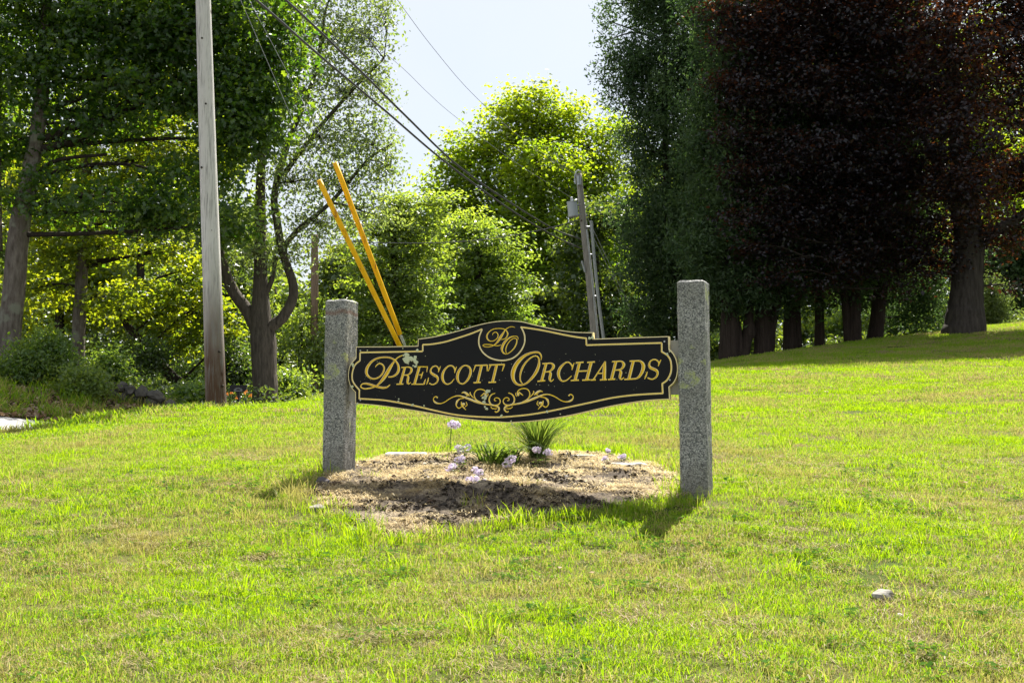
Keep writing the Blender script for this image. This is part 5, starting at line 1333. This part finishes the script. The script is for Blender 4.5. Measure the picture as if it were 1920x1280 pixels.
X = rng.uniform(bed[:, 0].min(), bed[:, 0].max(), n_); Y = rng.uniform(bed[:, 1].min(), bed[:, 1].max(), n_)
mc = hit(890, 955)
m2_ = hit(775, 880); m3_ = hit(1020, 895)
mound = np.exp(-((X - mc[0]) / .75) ** 2 - ((Y - mc[1]) / .28) ** 2) + .7 * np.exp(-((X - m2_[0]) / .35) ** 2 - ((Y - m2_[1]) / .22) ** 2) + .6 * np.exp(-((X - m3_[0]) / .25) ** 2 - ((Y - m3_[1]) / .2) ** 2)  # patches of dark mulch; the first also darkens the sign's shadow
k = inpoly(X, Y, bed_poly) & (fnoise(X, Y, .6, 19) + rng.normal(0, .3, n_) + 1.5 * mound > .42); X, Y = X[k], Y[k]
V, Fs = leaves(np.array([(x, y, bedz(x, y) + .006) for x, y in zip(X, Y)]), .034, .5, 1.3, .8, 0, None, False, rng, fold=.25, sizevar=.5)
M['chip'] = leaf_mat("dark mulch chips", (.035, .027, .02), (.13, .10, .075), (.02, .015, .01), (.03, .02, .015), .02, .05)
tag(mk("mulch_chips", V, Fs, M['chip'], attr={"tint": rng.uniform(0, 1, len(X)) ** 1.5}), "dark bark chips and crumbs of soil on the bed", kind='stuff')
thatch = [tuft("thatch_%d" % i, 26, .11, .075, .0026, M['drygrass'], r, flatl=True) for i in range(3)]
x, y = scatter(3.6, 10, 85); k = lawn_mask(x, y) & ~inpoly(x, y, bed_poly) & (fnoise(x, y, 1.3, 6) + rng.normal(0, .5, len(x)) > -.2); x, y = x[k], y[k]; sz = rng.uniform(.6, 1.1, len(x))
cover("lawn_thatch", "dead thatch between the blades of the lawn", thatch, np.stack([x, y, ground(x, y) + .006], 1), rng.uniform(0, 6.28, len(x)), np.stack([sz] * 3, 1), rng.integers(0, 3, len(x)))
wsrc = []
for i in range(3):
    C = np.column_stack([r.normal(0, .035, (16, 2)), r.uniform(.02, .045, 16)])
    V, Fs = leaves(C, .022, .8, 2.0, .5, 0, None, False, r, fold=.05)
    wsrc.append(mk("clover_%d" % i, V, Fs, M['clover'] if 'clover' in M else M.setdefault('clover', leaf_mat("clover leaves", (.05, .12, .02), (.09, .17, .03), (.12, .26, .015), (.22, .36, .02), 0.0, .45)), attr={"tint": r.uniform(0, 1, 16)}, link=False))
x, y = scatter(3.8, 9.5, 26); k = lawn_mask(x, y) & ~inpoly(x, y, bed_poly) & (fnoise(x, y, 1.1, 17) > .12); x, y = x[k], y[k]; sz = rng.uniform(.7, 1.4, len(x))
cover("clover_patches", "small clover and broad leaved weeds in the lawn", wsrc, np.stack([x, y, ground(x, y)], 1), rng.uniform(0, 6.28, len(x)), np.stack([sz] * 3, 1), rng.integers(0, 3, len(x)))
# stray dead stalks lying on the lawn
st_src = [tuft("stalk_%d" % i, 3, .12, .26, .003, M['drygrass'], r, flatl=True) for i in range(3)]
x, y = scatter(3.8, 9, 7); k = lawn_mask(x, y); x, y = x[k], y[k]; sz = rng.uniform(.6, 1.1, len(x))
cover("dead_stalks", "pale dead grass stalks lying on the lawn", st_src, np.stack([x, y, ground(x, y) + .04], 1), rng.uniform(0, 6.28, len(x)), np.stack([sz] * 3, 1), rng.integers(0, 3, len(x)))
# leaf litter and weeds on the bank behind the road, woodland floor plants
n_ = 5200
X = rng.uniform(-12, -4.2, n_); Y = rng.uniform(16.2, 23.5, n_); k = (road_dist(X, Y) > 1.6) & ~lawn_mask(X, Y) & (np.interp(X, rc[:, 0][:100], rc[:, 1][:100]) < Y); X, Y = X[k], Y[k]
C = np.stack([X, Y, ground(X, Y) + rng.uniform(.01, .06, len(X))], 1)
V, Fs = leaves(C, .11, .7, 1.2, .6, 0, None, False, rng)
tag(mk("leaf_litter", V, Fs, M['litter'], attr={"tint": rng.uniform(0, 1, len(X))}), "brown fallen leaves on the bank behind the road", kind='stuff')
weeds = [tuft("weed_%d" % i, 24, .16, .30, .016, M['grass'], r, .6, 3) for i in range(3)]
X = rng.uniform(-13, -3.8, 1200); Y = rng.uniform(16.5, 25, 1200); k = (road_dist(X, Y) > 1.75) & ~lawn_mask(X, Y) & (fnoise(X, Y, 1.5, 4) > -.45); X, Y = X[k], Y[k]; sz = rng.uniform(.5, 1.2, len(X))
cover("bank_weeds", "weeds and long grass on the bank behind the road", weeds, np.stack([X, Y, ground(X, Y)], 1), rng.uniform(0, 6.28, len(X)), np.stack([sz] * 3, 1), rng.integers(0, 3, len(X)))
X = rng.uniform(-25, 25, 6000); Y = rng.uniform(24, 50, 6000); k = ~lawn_mask(X, Y) & (np.abs(X) < .45 * Y + 3) & (road_dist(X, Y) > 1.8); X, Y = X[k], Y[k]
C0 = np.repeat(np.stack([X, Y, ground(X, Y)], 1), 10, 0); C0 = C0 + np.column_stack([rng.normal(0, .25, (len(C0), 2)), rng.uniform(.03, .45, len(C0))])
V, Fs = leaves(C0, .13, .5, .9, .8, 0, None, False, rng)
tag(mk("woodland_ground_cover", V, Fs, M['far'], attr={"tint": rng.uniform(0, .6, len(C0))}), "low leafy ground cover under the trees", kind='stuff')
